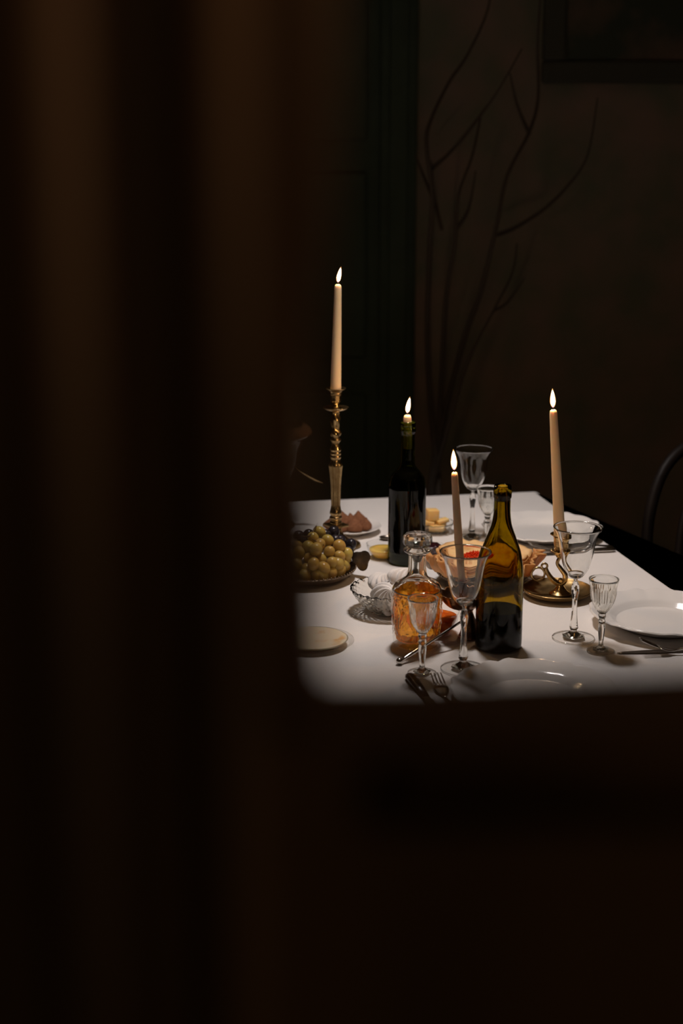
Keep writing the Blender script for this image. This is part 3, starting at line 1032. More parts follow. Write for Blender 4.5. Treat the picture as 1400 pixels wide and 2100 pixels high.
dout = smooth_profile([(0.0, 0.003), (0.034, 0.001), (0.0395, 0.004), (0.0410, 0.012), (0.0430, 0.030), (0.0450, 0.060), (0.0448, 0.090), (0.0435, 0.106), (0.0390, 0.116), (0.0300, 0.123), (0.0195, 0.131),
                       (0.0160, 0.142), (0.0152, 0.160), (0.0155, 0.174), (0.0200, 0.177), (0.0238, 0.180), (0.0238, 0.183), (0.0200, 0.186), (0.0150, 0.187)], 5)
lowp = [p for p in dout if p[1] <= 0.1062]
upp = [p for p in dout if p[1] >= 0.1060]
obj('glass_body', lathe(lowp, 144, dpat), 'decanter_glass', dc)
neck_in = smooth_profile([(0.0120, 0.187), (0.0118, 0.160), (0.0126, 0.142), (0.0165, 0.131), (0.027, 0.121), (0.0365, 0.113), (0.0400, 0.1062)], 4)
obj('neck', lathe(upp + neck_in, 48, close=True), 'cut_glass', dc)
liq = smooth_profile([(0.0, 0.013), (0.031, 0.012), (0.0365, 0.016), (0.0392, 0.032), (0.0408, 0.060), (0.0407, 0.088), (0.0398, 0.1035)], 5)
liq += [(0.0, 0.1035)]


def lpat(th, r, z, i):
    if z > 0.101 or r < 0.034:
        return r, z
    rr, _z = dpat(th, r, z, i)
    return r + (rr - r) * 1.2, z


obj('amber_spirit', lathe(liq, 144, lpat), 'whisky', dc)
st_ = thing_stop = obj('stopper', lathe([(0.0, 0.1885), (0.0185, 0.1885), (0.0225, 0.1905), (0.0243, 0.195), (0.0243, 0.206), (0.0225, 0.2105), (0.0165, 0.213), (0.008, 0.211), (0.0, 0.2135)], 20,
                                   lambda th, r, z, i: (r * (1 + 0.045 * math.cos(10 * th)), z)), 'stopper_glass', dc, False)
obj('stopper_plug', lathe([(0.0, 0.188), (0.0105, 0.188), (0.0095, 0.168), (0.007, 0.160), (0.0, 0.158)], 16), 'stopper_glass', st_)


# ------------------------------------------------------------------ plates
def plate_mesh(r=0.13, scallop=True, hgt=0.025):
    prof = [(0.0, 0.004), (0.060, 0.004), (0.070, 0.002), (0.074, 0.0005), (0.078, 0.002), (0.090, 0.008), (0.098, 0.013), (0.130, 0.0225), (0.1318, 0.0245), (0.1305, 0.0256),
            (0.127, 0.0250), (0.100, 0.0170), (0.092, 0.0130), (0.084, 0.0080), (0.074, 0.0068), (0.0, 0.0066)]
    prof = smooth_profile([(a * r / 0.13, z * hgt / 0.025) for a, z in prof], 3)
    def md(th, rr, z, i):
        if rr < 0.088 * r / 0.13:
            return rr, z
        f = (rr / r - 0.68) / 0.32
        k = (th * 6 / (2 * PI)) % 1.0 - 0.5      # six bracket notches round the rim
        k *= 2 * PI / 6
        s = -0.020 * math.exp(-(k / 0.055) ** 2) + 0.010 * math.exp(-((abs(k) - 0.15) / 0.07) ** 2) - 0.012 * math.exp(-((abs(k) - 0.31) / 0.09) ** 2)
        return rr * (1 + (f * s if scallop else 0)), z + (f * 0.10 * s if scallop else 0)
    return lathe(prof, 128, md)


def plate(label, loc, r=0.13, scallop=True, rz=0, group='white porcelain dinner plates', hgt=0.025, name='dinner_plate'):
    o = obj(name, plate_mesh(r, scallop, hgt), 'porcelain', None, loc=Vector(loc) + Vector((0, 0, 0.0002)), rot=(0, 0, rz))
    return tag(o, label, 'plate', group)


plate('white scalloped dinner plate beside the wooden-handled knife, half hidden by the dark rail', at(1094, 1440), 0.130, True, 0.35)
plate('white dinner plate behind the steel fork and knife, cut by the picture edge', at(1357, 1282), 0.130, True, 0.05, hgt=0.028)
plate('white scalloped dinner plate at the far corner of the table', at(1110, 1099), 0.131, True, 0.6)
plate('small white plate holding cocoa truffles behind the tall candlestick', at(714, 1091), 0.073, False, 0, None, 0.016, 'dessert_plate')

# cocoa truffles
tr_prof = smooth_profile([(0.0, 0.0), (0.0165, 0.0005), (0.0195, 0.006), (0.0180, 0.014), (0.0115, 0.023), (0.0055, 0.030), (0.0022, 0.035), (0.0, 0.0365)], 3)
tme = None
pc = at(714, 1091)
spots = [(697, 1081, 1.0, 'front'), (727, 1081, 1.02, ''), (748, 1078, 0.95, ''), (703, 1071, 1.15, ''), (735, 1070, 1.15, ''), (719, 1070, 0.95, ''), (676, 1076, 0.9, '')]
tl = ['cocoa truffle in front of the pile, nearest the candlestick stem', 'cocoa truffle in the middle of the front row on the small plate', 'cocoa truffle at the outer end of the front row',
      'tall pointed cocoa truffle behind, next to the candlestick stem', 'tallest cocoa truffle with a hooked tip at the back', 'low cocoa truffle between the two tall ones', 'cocoa truffle hidden behind the brass candlestick stem']
for (px, py, s, _x), lb in zip(spots, tl):
    p = at(px, py + 7, 0.0066)
    bm = lathe(tr_prof, 16, lambda th, r, z, i: (r * (1 + 0.08 * math.sin(3 * th + px) + 0.04 * math.cos(5 * th + py)), z))
    for v_ in bm.verts:
        k = max(0, v_.co.z / 0.036)
        v_.co.x += 0.009 * k ** 3 * math.sin(px); v_.co.y += 0.004 * k * k * math.cos(px * 1.7)
    o = obj('cocoa_truffle', bm, 'cocoa', None, loc=(p.x, p.y, TZ + 0.0072), rot=(0, 0, px))
    o.scale = (s * 0.92, s * 0.92, s * 0.80)
    tag(o, lb, 'truffle', 'cocoa truffles on the small plate')


# ------------------------------------------------------------------ metal trays with trefoil handles
def tray(label, c, r, angles, mat='tarnish'):
    o = thing('metal_tray', label, 'tray', c, group='tarnished metal trays')
    obj('dish', lathe(smooth_profile([(0.0, 0.010), (r * 0.78, 0.010), (r * 0.93, 0.015), (r, 0.021), (r * 1.01, 0.0225), (r * 0.99, 0.0235), (r * 0.92, 0.018), (r * 0.77, 0.0125), (0.0, 0.0125)], 3), 72), mat, o)
    obj('foot_ring', lathe([(r * 0.55, 0.0), (r * 0.58, 0.0), (r * 0.56, 0.0095), (r * 0.53, 0.0095)], 48, close=True), mat, o)
    nb = 72
    bm = bmesh.new()
    for k in range(nb):
        th = 2 * PI * k / nb
        lathe([(0.0, -0.0022), (0.0019, -0.001), (0.0019, 0.001), (0.0, 0.0022)], 6, bm=bm, off=(r * 1.005 * math.cos(th), r * 1.005 * math.sin(th), 0.0245))
    obj('beaded_rim', bm, mat, o)
    for a in angles:
        hb = bmesh.new()
        pts = []
        nn = 48
        for k in range(nn):
            th = 2 * PI * k / nn
            rad = 0.0150 * (1 + 0.55 * abs(math.cos(1.5 * th)) ** 1.2)
            pts.append((rad * math.cos(th) * 0.9, rad * math.sin(th) * 1.15))
        prism(pts, -0.0014, 0.0014, hb)
        bmesh.ops.bevel(hb, geom=[e for e in hb.edges if abs(e.verts[0].co.z - e.verts[1].co.z) < 1e-6], offset=0.0012, segments=2, affect='EDGES')
        h = obj('handle', hb, mat, o, False)
        sharp(h, 50)
        M = Matrix.Rotation(a, 4, 'Z') @ Matrix.Translation((r + 0.012, 0, 0.036)) @ Matrix.Rotation(math.radians(-42), 4, 'Y') @ Matrix.Rotation(0.75, 4, 'X')
        h.matrix_local = M
    return o


gt_c = at(630, 1185)
tray('tarnished tray with trefoil handles under the green grapes', gt_c, 0.098, (math.radians(4), math.radians(184)))
ct_c = at(990, 1193)
tray('tarnished tray with trefoil handles under the stacked crepes', ct_c, 0.094, (math.radians(172), math.radians(70)))

# ------------------------------------------------------------------ grapes
gcen = gt_c + Vector((0.016, 0.004, 0.014))
AX = Vector((0.078, 0.072, 0.078))


def on_dome(px, py, push=0.0):
    d = ray(px, py)
    o_ = EYE - gcen
    a = Vector((d.x / AX.x, d.y / AX.y, d.z / AX.z)); b_ = Vector((o_.x / AX.x, o_.y / AX.y, o_.z / AX.z))
    A = a.dot(a); B = 2 * a.dot(b_); C_ = b_.dot(b_) - 1
    D = B * B - 4 * A * C_
    t_ = (-B - math.sqrt(D)) / (2 * A) if D > 0 else -B / (2 * A)
    p = EYE + d * (t_ + push)
    p.z = max(p.z, TZ + 0.025)
    return p


gr = thing('green_grapes', 'bunch of green grapes heaped on the tarnished tray', 'grapes', gt_c)
gm = None
green = [(659, 1092), (667, 1110), (694, 1123), (677, 1134), (695, 1143), (708, 1139), (718, 1148), (710, 1166), (722, 1175), (705, 1188), (690, 1174), (674, 1179), (660, 1194), (681, 1197),
         (673, 1155), (648, 1158), (657, 1167), (632, 1126), (649, 1135), (655, 1120), (638, 1146), (632, 1186), (642, 1104), (620, 1140), (618, 1160), (624, 1174), (645, 1180), (612, 1124), (660, 1144),
         (604, 1178), (600, 1150), (690, 1160), (640, 1200), (618, 1196)]
allg = []
uv = bmesh.new()
bmesh.ops.create_uvsphere(uv, u_segments=18, v_segments=12, radius=0.0122)
for v_ in uv.verts:
    v_.co.z *= 1.12
gt_ = MATS['grape_green'].node_tree
gb_ = gt_.nodes['Principled BSDF']
oi = gt_.nodes.new('ShaderNodeObjectInfo')
mx_ = gt_.nodes.new('ShaderNodeMix'); mx_.data_type = 'RGBA'
lk = gb_.inputs['Base Color'].links[0].from_socket
mr_ = gt_.nodes.new('ShaderNodeMath'); mr_.operation = 'MULTIPLY'; mr_.inputs[1].default_value = 0.75
gt_.links.new(oi.outputs['Random'], mr_.inputs[0])
gt_.links.new(mr_.outputs[0], mx_.inputs[0])
gt_.links.new(lk, mx_.inputs[6])
mx_.inputs[7].default_value = (0.50, 0.29, 0.08, 1)
gt_.links.new(mx_.outputs[2], gb_.inputs['Base Color'])
gmesh = bpy.data.meshes.new('grape'); uv.to_mesh(gmesh); uv.free()
gmesh.materials.append(MATS['grape_green'])
for p_ in gmesh.polygons:
    p_.use_smooth = True
bmesh_ = gmesh.copy(); bmesh_.materials.clear(); bmesh_.materials.append(MATS['grape_black'])


def relax(P, fixed, dmin, it=30):
    for _ in range(it):
        for i in range(len(P)):
            for j in range(i + 1, len(P)):
                d = P[i] - P[j]
                L = d.length
                if 1e-6 < L < dmin:
                    s = d * ((dmin - L) / L * 0.35)
                    s.z *= 0.6
                    P[i] += s; P[j] -= s
        for p in P:
            p.z = max(p.z, TZ + 0.0250)
    return P


P = [on_dome(px, py) for px, py in green]
black = [(682, 1094), (686, 1111), (712, 1115), (713, 1132), (632, 1098), (684, 1122), (700, 1108), (620, 1108), (668, 1096), (612, 1100)]
PB = [on_dome(px, py, 0.022) for px, py in black]
relax(P + PB, [], 0.0232)
for p in P + PB:
    p.z = max(p.z, TZ + 0.0285)
    d = Vector((p.x - gt_c.x, p.y - gt_c.y))
    if p.z < TZ + 0.046 and d.length > 0.077:
        d *= 0.077 / d.length
        p.x, p.y = gt_c.x + d.x, gt_c.y + d.y
for i, p in enumerate(P):
    g = obj('grape', gmesh, None, gr)
    g.location = p - gt_c
    g.rotation_euler = (random.uniform(-1, 1), random.uniform(-1, 1), random.uniform(0, 6))
    s = random.uniform(0.86, 1.12); g.scale = (s, s, s)
stem_path = [on_dome(x, y) - gt_c + Vector((0, 0, 0.012)) for x, y in ((618, 1112), (632, 1112), (640, 1104), (644, 1096), (648, 1091))]
obj('bunch_stem', tube(smooth_profile([tuple(p) for p in stem_path], 4), 0.0017, 7), 'grape_stem', gr)
st2 = [on_dome(x, y) - gt_c + Vector((0, 0, 0.010)) for x, y in ((640, 1116), (652, 1122), (664, 1128))]
obj('stalk', tube(smooth_profile([tuple(p) for p in st2], 4), 0.0012, 6), 'grape_stem', gr)
gb = thing('black_grapes', 'bunch of black grapes showing behind the green ones', 'grapes', gt_c)
for p in PB:
    g = obj('grape', bmesh_, None, gb)
    g.location = p - gt_c
    g.rotation_euler = (random.uniform(-1, 1), random.uniform(-1, 1), random.uniform(0, 6))
sb = [PB[4] - gt_c, PB[8] - gt_c, PB[0] - gt_c + Vector((0, 0.01, 0)), PB[6] - gt_c]
obj('bunch_stem', tube(smooth_profile([tuple(p) for p in sb], 4), 0.0015, 6), 'grape_stem', gb)


# ------------------------------------------------------------------ small glass jam bowls
def jam_bowl(label, loc, r, hgt, jam_name, jam_label, mat, fill=0.72, lump=0.0, cat='jam'):
    o = thing('glass_bowl', label, 'bowl', loc, group='small glass bowls of preserves')
    pr = smooth_profile([(0.0, 0.0005), (r * 0.62, 0.0005), (r * 0.66, 0.003), (r * 0.72, 0.008), (r * 0.90, hgt * 0.55), (r, hgt)], 4)
    inn_ = [(max(a - 0.0018, 0), max(z, 0.004)) for a, z in pr]
    obj('wall', lathe(pr + inn_[::-1], 48, lambda th, rr, z, i: (rr * (1 + 0.012 * math.cos(24 * th) * (1 if z < hgt * 0.8 else 0)), z)), 'goblet_glass', o)
    zf = hgt * fill
    jp = [(0.0, 0.0045), (r * 0.60, 0.0045)]
    for a, z in inn_:
        if 0.008 < z < zf:
            jp.append((a - 0.0012, z))
    rt = jp[-1][0]
    jp += [(rt * 0.995, zf), (rt * 0.7, zf + lump), (rt * 0.35, zf + lump * 1.4), (0.0, zf + lump * 1.6)]
    j = obj(jam_name, lathe(jp, 40, lambda th, rr, z, i: (rr, z + (lump * 0.5 * math.sin(5 * th + rr * 300) if z > zf * 0.98 and rr < rt * 0.9 else 0))), mat, None, loc=loc)
    tag(j, jam_label, cat)
    return o


jam_bowl('small glass bowl of yellow honey beside the black wine bottle', at(787, 1144), 0.038, 0.032, 'honey', 'yellow honey filling the small glass bowl by the black bottle', 'honey', 0.66, 0.0)
jam_bowl('small glass bowl of orange red jam beside the decanter', at(895, 1297), 0.041, 0.040, 'red_jam', 'glossy orange red jam in the bowl by the decanter', 'red_jam', 0.80, 0.003)
jam_bowl('small glass bowl of dark berry jam behind the decanter stopper', at(880, 1141), 0.031, 0.026, 'berry_jam', 'dark purple berry jam in the bowl behind the stopper', 'dark_jam', 0.9, 0.004)
dsp = thing('dark_spoon', 'small dark spoon whose bowl shows beside the black bottle', 'spoon', at(795, 1107))
sp_b = lathe(smooth_profile([(0.0, 0.0), (0.010, 0.001), (0.0145, 0.006), (0.014, 0.0068), (0.009, 0.003), (0.0, 0.002)], 3), 24)
for v_ in sp_b.verts:
    v_.co.x *= 1.3
obj('spoon_bowl', sp_b, 'dark_steel', dsp)
obj('spoon_handle', ribbon([(0.016, 0, 0.0058, 0.003, 0.001), (0.03, 0, 0.006, 0.0022, 0.001), (0.08, 0.0, 0.004, 0.003, 0.001), (0.095, 0, 0.003, 0.004, 0.001)]), 'dark_steel', dsp)

# ------------------------------------------------------------------ cut glass bowl of cheese
cbp = at(892, 1091)
cbo = thing('cut_glass_bowl', 'small cut glass bowl of cheese behind the slim candle', 'bowl', cbp)
crp = smooth_profile([(0.0, 0.001), (0.022, 0.001), (0.025, 0.004), (0.036, 0.012), (0.044, 0.024)], 5)
crin = [(max(a - 0.003, 0.0), max(z, 0.0045)) for a, z in crp]
obj('bowl_wall', lathe(crp + crin[::-1], 96, lambda th, r, z, i: (r * (1 + (0.02 * math.cos(16 * th) * math.cos(z * 400) if r > 0.02 else 0)), z)), 'cut_glass', cbo)
ch_list = [(-0.017, 0.012, 0.0065, 0.030, 0.020, 0.020, 0.2, 0.1), (0.012, 0.014, 0.0065, 0.030, 0.022, 0.014, 0.9, 0.0), (0.004, -0.016, 0.0065, 0.034, 0.020, 0.012, -0.3, 0.0), (-0.020, -0.010, 0.0175, 0.022, 0.016, 0.010, 0.5, 0.25),
           (0.020, 0.002, 0.0215, 0.028, 0.020, 0.009, 0.4, -0.15), (-0.010, 0.006, 0.0275, 0.027, 0.026, 0.025, 0.25, 0.06)]
cl_ = ['cheese chunk lying at the back of the cut glass bowl', 'flat cheese piece under the slices on the candle side', 'long cheese slice at the front of the cut glass bowl', 'tilted pale cheese slice beside the black bottle',
       'thin cheese slice leaning toward the slim candle', 'yellow cheese cube on top of the cheese pile']
for (x, y, z, a, b2, h, rz, ry), lb in zip(ch_list, cl_):
    o = obj('cheese_piece', box((-a / 2, -b2 / 2, 0), (a / 2, b2 / 2, h), bev=0.0022), 'cheese', None, loc=cbp + Vector((x * 0.8, y * 0.8, z)), rot=(0, ry, rz))
    tag(o, lb, 'cheese', 'cheese in the cut glass bowl')

# ------------------------------------------------------------------ crystal bowl of meringues
mb = at(797, 1252)
mbo = thing('crystal_bowl', 'scalloped cut crystal bowl heaped with white meringues', 'bowl', mb)


def cpat(th, r, z, i):
    if r < 0.03:
        return r, z
    f = min(1, (r - 0.03) / 0.015)
    s = 0.018 * abs(math.sin(13 * th + z * 330)) + 0.018 * abs(math.sin(13 * th - z * 330))
    edge_ = max(0, (z - 0.036) / 0.006)
    return r * (1 - f * s), z + edge_ * 0.003 * abs(math.cos(13 * th))


cpr = smooth_profile([(0.0, 0.003), (0.034, 0.001), (0.037, 0.003), (0.048, 0.010), (0.060, 0.022), (0.070, 0.036), (0.0745, 0.044)], 6)
cin = [(max(a - 0.0045, 0.0), max(z + 0.001, 0.006)) for a, z in cpr]
obj('bowl_wall', lathe(cpr + cin[::-1], 208, lambda th, r, z, i: cpat(th, r, z, i) if i < len(cpr) else (r, z)), 'cut_glass', mbo)


def meringue(label, px, py, h, size, tilt, rz):
    prof = smooth_profile([(0.0, 0.0), (0.022, 0.0), (0.031, 0.007), (0.032, 0.016), (0.025, 0.027), (0.014, 0.035), (0.005, 0.041), (0.0, 0.043)], 5)
    def md(th, r, z, i):
        tw = th + z * 8 + 1.1 * (z / 0.043) ** 3 + 0.10 * math.sin(2 * th)
        a_ = abs(math.sin(5.5 * tw)) ** 0.75 * (0.75 + 0.25 * math.sin(th * 3 + 1))
        return r * (1 + 0.30 * a_ - 0.17), z + 0.0030 * a_ * min(1, r / 0.02)
    p = at(px, py, h)
    o = obj('meringue', lathe(prof, 110, md), 'meringue', None, loc=p, rot=Euler((tilt[0], tilt[1], rz)))
    o.scale = (size, size, size)
    tag(o, label, 'meringue', 'meringues in the crystal bowl')


meringue('white meringue at the front of the bowl with its swirl facing out', 799, 1233, 0.022, 1.05, (0.75, -0.30), 0.3)
meringue('white meringue highest in the bowl, touching the decanter neck', 822, 1206, 0.044, 1.0, (0.45, 0.12), 1.2)
meringue('white meringue at the back of the bowl near the honey', 777, 1210, 0.029, 0.84, (0.25, -0.25), 2.0)

# ------------------------------------------------------------------ crepes with caviar
crp_c = at(990, 1193)
labels = ['lowest crepe of the stack lying on the tarnished tray', 'second crepe from the bottom of the stack', 'ruffled crepe in the middle of the stack', 'crepe just above the middle of the stack', 'second crepe from the top of the stack', 'top crepe of the stack, carrying red caviar']
for k in range(6):
    r = 0.088 + 0.003 * math.sin(k * 2.0) + 0.001 * k
    z0 = 0.0375 + 0.0054 * k
    bm = bmesh.new()
    nr, ns = 14, 96
    ph = k * 0.07

    def zz(rr, th, k=k, ph=ph):
        f = max(0, rr - 0.55) / 0.45
        return (0.0042 * (0.35 + 0.13 * k) * f * f * (math.sin(7 * th + ph + 1.3 * math.sin(2 * th)) * 0.8 + math.sin(12 * th + ph * 2 + 2.0 * math.sin(3 * th + 1)) * 0.7) - 0.002 * f ** 2
                + 0.0012 * math.sin(3 * th + ph) * rr + 0.0009 * math.sin(8 * th + 3 * math.sin(th) + ph) * math.sin(PI * rr))
    verts_t, verts_b = [], []
    for a in range(nr + 1):
        rr = a / nr
        rowt, rowb = [], []
        for s in range(ns):
            th = 2 * PI * s / ns
            re = r * rr * (1 + 0.03 * rr * math.sin(5 * th + ph * 4) + 0.018 * rr * math.sin(13 * th + ph * 6))
            z = zz(rr, th)
            rowt.append(bm.verts.new((re * math.cos(th), re * math.sin(th), z + 0.0019)))
            rowb.append(bm.verts.new((re * math.cos(th) * 0.995, re * math.sin(th) * 0.995, z - 0.0019)))
        verts_t.append(rowt); verts_b.append(rowb)
    for a in range(1, nr):
        for s in range(ns):
            s2 = (s + 1) % ns
            bm.faces.new((verts_t[a][s], verts_t[a][s2], verts_t[a + 1][s2], verts_t[a + 1][s]))
            bm.faces.new((verts_b[a][s], verts_b[a + 1][s], verts_b[a + 1][s2], verts_b[a][s2]))
    for s in range(ns):
        s2 = (s + 1) % ns
        bm.faces.new((verts_t[nr][s], verts_t[nr][s2], verts_b[nr][s2], verts_b[nr][s]))
    bm.faces.new(verts_t[1]); bm.faces.new(verts_b[1][::-1])
    for row in (verts_t[0], verts_b[0]):
        for v_ in row:
            bm.verts.remove(v_)
    o = obj('crepe', bm, 'crepe', None, loc=crp_c + Vector((0.0012 * math.sin(k * 3), 0.0012 * math.cos(k * 2), z0)))
    tag(o, labels[k], 'crepe', 'crepes stacked on the tray')
TOPZ = 0.0375 + 0.0054 * 5 + 0.0019
# folded crepes standing ruffled at the sides of the stack
def folded(label, ang, rad, wid, hgt):
    rad += 0.0075
    bm = bmesh.new()
    nu, nv = 40, 6
    rows_o, rows_i = [], []
    for j in range(nv + 1):
        t_ = j / nv
        ro, ri = [], []
        for i in range(nu + 1):
            s = i / nu
            a = ang + (s - 0.5) * wid
            rr = rad + 0.008 * math.sin(s * 24 + j * 0.5 + 2.2 * math.sin(s * 9)) * t_ ** 0.6 + 0.004 * math.sin(s * 57) * t_ + 0.014 * t_
            z = 0.0300 + hgt * t_ * (0.72 + 0.28 * math.sin(s * PI)) + 0.0022 * math.sin(s * 19)
            ro.append(bm.verts.new((rr * math.cos(a), rr * math.sin(a), z)))
            ri.append(bm.verts.new(((rr - 0.0028) * math.cos(a), (rr - 0.0028) * math.sin(a), z)))
        rows_o.append(ro); rows_i.append(ri)
    for j in range(nv):
        for i in range(nu):
            bm.faces.new((rows_o[j][i], rows_o[j][i + 1], rows_o[j + 1][i + 1], rows_o[j + 1][i]))
            bm.faces.new((rows_i[j][i], rows_i[j + 1][i], rows_i[j + 1][i + 1], rows_i[j][i + 1]))
    for i in range(nu):
        bm.faces.new((rows_o[nv][i], rows_o[nv][i + 1], rows_i[nv][i + 1], rows_i[nv][i]))
        bm.faces.new((rows_o[0][i], rows_i[0][i], rows_i[0][i + 1], rows_o[0][i + 1]))
    for j in range(nv):
        bm.faces.new((rows_o[j][0], rows_o[j + 1][0], rows_i[j + 1][0], rows_i[j][0]))
        bm.faces.new((rows_o[j][nu], rows_i[j][nu], rows_i[j + 1][nu], rows_o[j + 1][nu]))
    o = obj('crepe', bm, 'crepe', None, loc=crp_c)
    tag(o, label, 'crepe', 'crepes stacked on the tray')


folded('ruffled folded crepe standing at the decanter side of the stack', math.radians(212), 0.0940, 1.30, 0.038)
folded('ruffled folded crepe standing by the ring handle of the chamberstick', math.radians(-14), 0.0940, 1.35, 0.036)
cav = bmesh.new()
cc = at(973, 1139, TOPZ) - crp_c
for k in range(170):
    a = random.uniform(0, 2 * PI); q = math.sqrt(random.random())
    x, y = 0.027 * q * math.cos(a), 0.020 * q * math.sin(a)
    z = TOPZ + 0.0016 + random.uniform(0, 1) * 0.008 * (1 - q * q)
    bmesh.ops.create_icosphere(cav, subdivisions=1, radius=0.0024, matrix=Matrix.Translation((cc.x + x, cc.y + y, z)))
ct_ = MATS['crepe'].node_tree                  # browned rims and fold lines
cbn = ct_.nodes['Principled BSDF']
tcn = ct_.nodes.new('ShaderNodeTexCoord')
ln = ct_.nodes.new('ShaderNodeVectorMath'); ln.operation = 'LENGTH'
ct_.links.new(tcn.outputs['Object'], ln.inputs[0])
nzn = ct_.nodes.new('ShaderNodeTexNoise'); nzn.inputs['Scale'].default_value = 28
ct_.links.new(tcn.outputs['Object'], nzn.inputs['Vector'])
ad = ct_.nodes.new('ShaderNodeMath'); ad.operation = 'MULTIPLY_ADD'; ad.inputs[1].default_value = 0.045
ct_.links.new(nzn.outputs[0], ad.inputs[0]); ct_.links.new(ln.outputs['Value'], ad.inputs[2])
mrn = ct_.nodes.new('ShaderNodeMapRange'); mrn.inputs[1].default_value = 0.098; mrn.inputs[2].default_value = 0.128; mrn.inputs[4].default_value = 0.7
ct_.links.new(ad.outputs[0], mrn.inputs[0])
mxn = ct_.nodes.new('ShaderNodeMix'); mxn.data_type = 'RGBA'
ct_.links.new(mrn.outputs[0], mxn.inputs[0])
ct_.links.new(cbn.inputs['Base Color'].links[0].from_socket, mxn.inputs[6])
mxn.inputs[7].default_value = (0.50, 0.20, 0.045, 1)
ct_.links.new(mxn.outputs[2], cbn.inputs['Base Color'])
o = obj('red_caviar', cav, 'caviar', None, loc=crp_c, kind='stuff')
tag(o, 'small heap of glossy red caviar on the top crepe', 'caviar', kind='stuff')

# ------------------------------------------------------------------ glass plate with a pale round of butter
gp = at(643, 1322)
gpo = obj('glass_plate', lathe(smooth_profile([(0.0, 0.0005), (0.040, 0.0005), (0.058, 0.005), (0.0700, 0.0085), (0.0708, 0.0090), (0.0695, 0.0097), (0.056, 0.0068), (0.038, 0.0024), (0.0, 0.0024)], 3), 64), 'goblet_glass', None, loc=gp)
tag(gpo, 'clear glass plate under a pale round, beside the dark door edge', 'plate')
bu = obj('pale_cheese_round', lathe(smooth_profile([(0.0, 0.0), (0.040, 0.0), (0.0575, 0.0045), (0.0590, 0.0055), (0.0585, 0.0066), (0.056, 0.0072), (0.0, 0.0074)], 3), 56), 'butter', None, loc=gp + Vector((0, 0, 0.0058)))
tag(bu, 'flat pale cream round with orange flecks on the glass plate', 'cheese')


# ------------------------------------------------------------------ cutlery
def place(o, pa, pb, h=0.0):
    a, b_ = at(*pa, h), at(*pb, h)
    o.location = a
    d = b_ - a
    o.rotation_euler = (0, 0, math.atan2(d.y, d.x))


def make_knife(label, L, mat_h, blade_first, lh=0.095):
    o = thing('table_knife', label, 'knife', group='table knives')
    hw = 0.0085
    if blade_first:
        obj('blade', ribbon([(0.0, 0.0, 0.0018, 0.0012, 0.0007), (0.010, 0.001, 0.0018, 0.0045, 0.0009), (0.05, 0.001, 0.0018, 0.0085, 0.0010), (L - lh - 0.012, 0.001, 0.0020, 0.0085, 0.0012), (L - lh - 0.002, 0, 0.0028, 0.0050, 0.0020), (L - lh + 0.002, 0, 0.0030, 0.0045, 0.0022)]), 'dark_steel', o)
        obj('handle', ribbon([(L - lh, 0, 0.0034, 0.0055, 0.0030), (L - lh * 0.6, 0, 0.0045, 0.0070, 0.0040), (L - 0.012, 0, 0.0048, hw, 0.0042), (L, 0, 0.0045, 0.003, 0.002)]), mat_h, o)
    else:
        obj('handle', ribbon([(0.0, 0, 0.0050, 0.0030, 0.002), (0.003, 0, 0.0052, 0.0075, 0.0044), (0.012, 0, 0.0055, 0.0098, 0.0050), (0.045, 0, 0.0052, 0.0090, 0.0046), (lh, 0, 0.0034, 0.0065, 0.0030)], seg=14), mat_h, o)
        obj('blade', ribbon([(lh - 0.002, 0, 0.0030, 0.0045, 0.0022), (lh + 0.01, 0.001, 0.0020, 0.0085, 0.0012), (L - 0.05, 0.001, 0.0018, 0.0085, 0.001), (L - 0.01, 0.001, 0.0018, 0.005, 0.0009), (L, 0, 0.0018, 0.001, 0.0007)]), 'dark_steel', o)
    return o


kn = make_knife('table knife with a dark handle pointing at the small liqueur glass', 0.21, 'handle_dark', False)
place(kn, (838, 1389), (880, 1441))
kn2 = make_knife('steel table knife lying with its blade beside the small liqueur glass', 0.22, 'steel', True)
place(kn2, (1265, 1341), (1400, 1336))
kn3 = make_knife('steel table knife at the far plate with its handle near the table edge', 0.215, 'steel', False)
place(kn3, (1261, 1131), (1085, 1139))


def make_fork(label, L=0.20, rise=0.016):
    """Tines at x = 0, handle towards +x."""
    o = thing('table_fork', label, 'fork', group='table forks')
    def prof(x):
        if x < 0.075:
            s = x / 0.075
            return 0.0022 + rise * (1 - s) ** 1.7 + 0.0015 * math.sin(s * PI)
        s = (x - 0.075) / (L - 0.075)
        return 0.0022 + 0.011 * math.sin(min(1, s * 1.1) * PI * 0.5) * (1 - 0.75 * max(0, s - 0.45) / 0.55)
    for k in range(4):
        y = (k - 1.5) * 0.0058
        obj('tine', ribbon([(x, y * (0.94 + x), prof(x), 0.0010 + 0.0008 * min(1, x / 0.03), 0.0010) for x in [0.0, 0.006, 0.014, 0.024, 0.034, 0.044]], seg=8), 'steel', o)
    obj('head', ribbon([(x, 0, prof(x), w, 0.0012) for x, w in ((0.043, 0.0115), (0.050, 0.0118), (0.060, 0.0108), (0.068, 0.0070), (0.076, 0.0036), (0.085, 0.0028))], seg=12), 'steel', o)
    obj('handle', ribbon([(x, 0, prof(x), w, 0.0016) for x, w in ((0.084, 0.0028), (0.11, 0.0030), (0.15, 0.0055), (L - 0.012, 0.0088), (L - 0.004, 0.0065), (L, 0.002))], seg=12), 'steel', o)
    return o


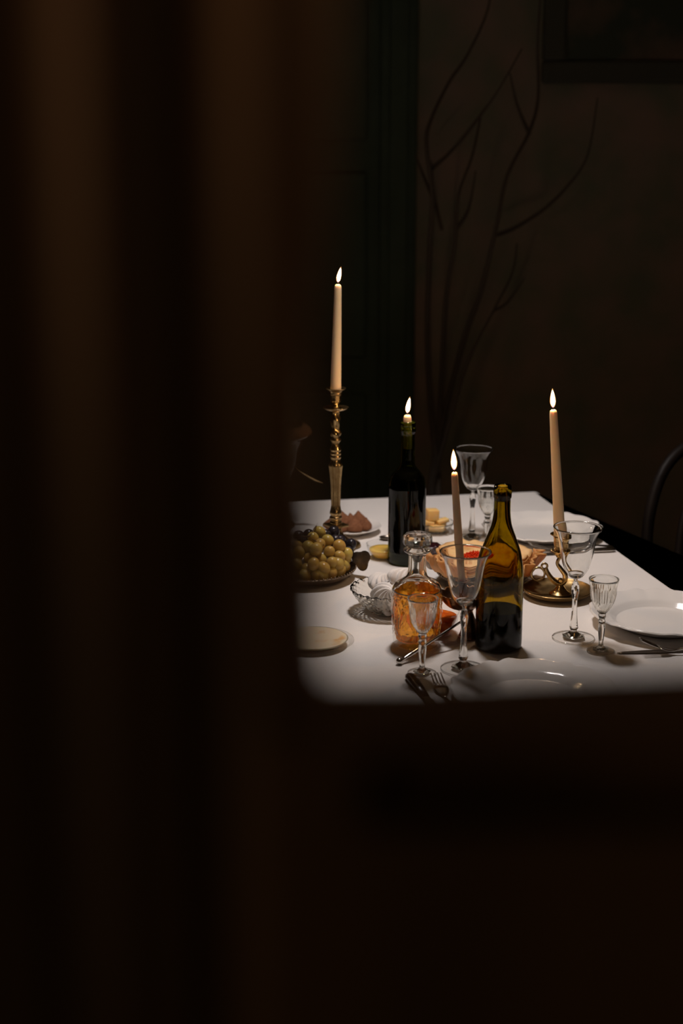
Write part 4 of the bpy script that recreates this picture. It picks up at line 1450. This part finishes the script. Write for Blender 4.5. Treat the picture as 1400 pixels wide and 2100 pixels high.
fk = make_fork('steel fork with its tines beside the dark-handled knife', 0.20, 0.010)
place(fk, (893, 1394), (922, 1450))
fk2 = make_fork('steel fork with raised tines resting in front of the cut-off white plate', 0.20, 0.018)
place(fk2, (1309, 1337), (1400, 1337), 0.005)
fk2.scale = (0.80, 0.80, 1.2)
fk3 = make_fork('steel fork lying between the far scalloped plate and its knife', 0.19, 0.018)
place(fk3, (1084, 1133), (1238, 1126))

# long ball-ended spoon leaning from the cloth onto the bronze candlestick
sa = at(822, 1362)
sb_ = at(951, 1271, 0.044)
spn = thing('serving_spoon', 'long slim ball-ended spoon lying aslant behind the two near glasses', 'spoon', sa)
pts_ = [Vector((0, 0, 0.0062))]
dlt = sb_ - sa
for s in (0.06, 0.12, 0.2, 0.3, 0.5, 0.75, 1.0):
    pts_.append(Vector((dlt.x * s, dlt.y * s, 0.0062 + (dlt.z - 0.0062) * s)))
obj('shaft', tube([tuple(p) for p in pts_], [0.0028, 0.0030, 0.0040, 0.0042, 0.0034, 0.0026, 0.0024, 0.0022], 10), 'steel', spn)
ballm = bmesh.new()
bmesh.ops.create_uvsphere(ballm, u_segments=18, v_segments=12, radius=0.0060)
obj('ball_end', ballm, 'steel', spn, loc=(-0.003, -0.002, 0.0062))

# ------------------------------------------------------------------ brown glass vase at the far left with a drooping dry leaf
vp = at(556, 1078)
va = thing('amber_vase', 'brown glass vase with a flared rim beside the tall candlestick', 'vase', vp)
obj('vase_body', shell(smooth_profile([(0.05, 0.0), (0.052, 0.004), (0.030, 0.015), (0.016, 0.045), (0.020, 0.075), (0.042, 0.110), (0.060, 0.150), (0.068, 0.185), (0.078, 0.205), (0.0925, 0.215), (0.0945, 0.222), (0.088, 0.232), (0.074, 0.238)], 4), 0.003, 48), 'vase_amber', va)
lp = [Vector(aty(px, py, vp.y - 0.02)) - vp for px, py in ((596, 950), (612, 966), (628, 976), (645, 985), (662, 991))]
obj('dry_leaf', tube([tuple(p) for p in lp], [0.0015, 0.004, 0.0065, 0.006, 0.0006], 8, flat=0.3), 'leaf_dry', va)
obj('leaf_stalk', tube([tuple(Vector((0.045, -0.005, 0.11))), tuple(lp[0])], 0.0013, 6), 'leaf_dry', va)

# refracted lamplight under the clear glasses
for o in bpy.data.objects:
    if o.type == 'MESH' and o.data.materials and o.data.materials[0] and o.data.materials[0].name in ('goblet_bowl', 'stem_glass', 'cut_glass'):
        o.cycles.is_caustics_caster = True
for o in bpy.data.objects:
    if o.name.split('.')[0] in ('tablecloth', 'dinner_plate', 'handle', 'blade', 'tine', 'head', 'crepe', 'shaft', 'dish'):
        o.cycles.is_caustics_receiver = True
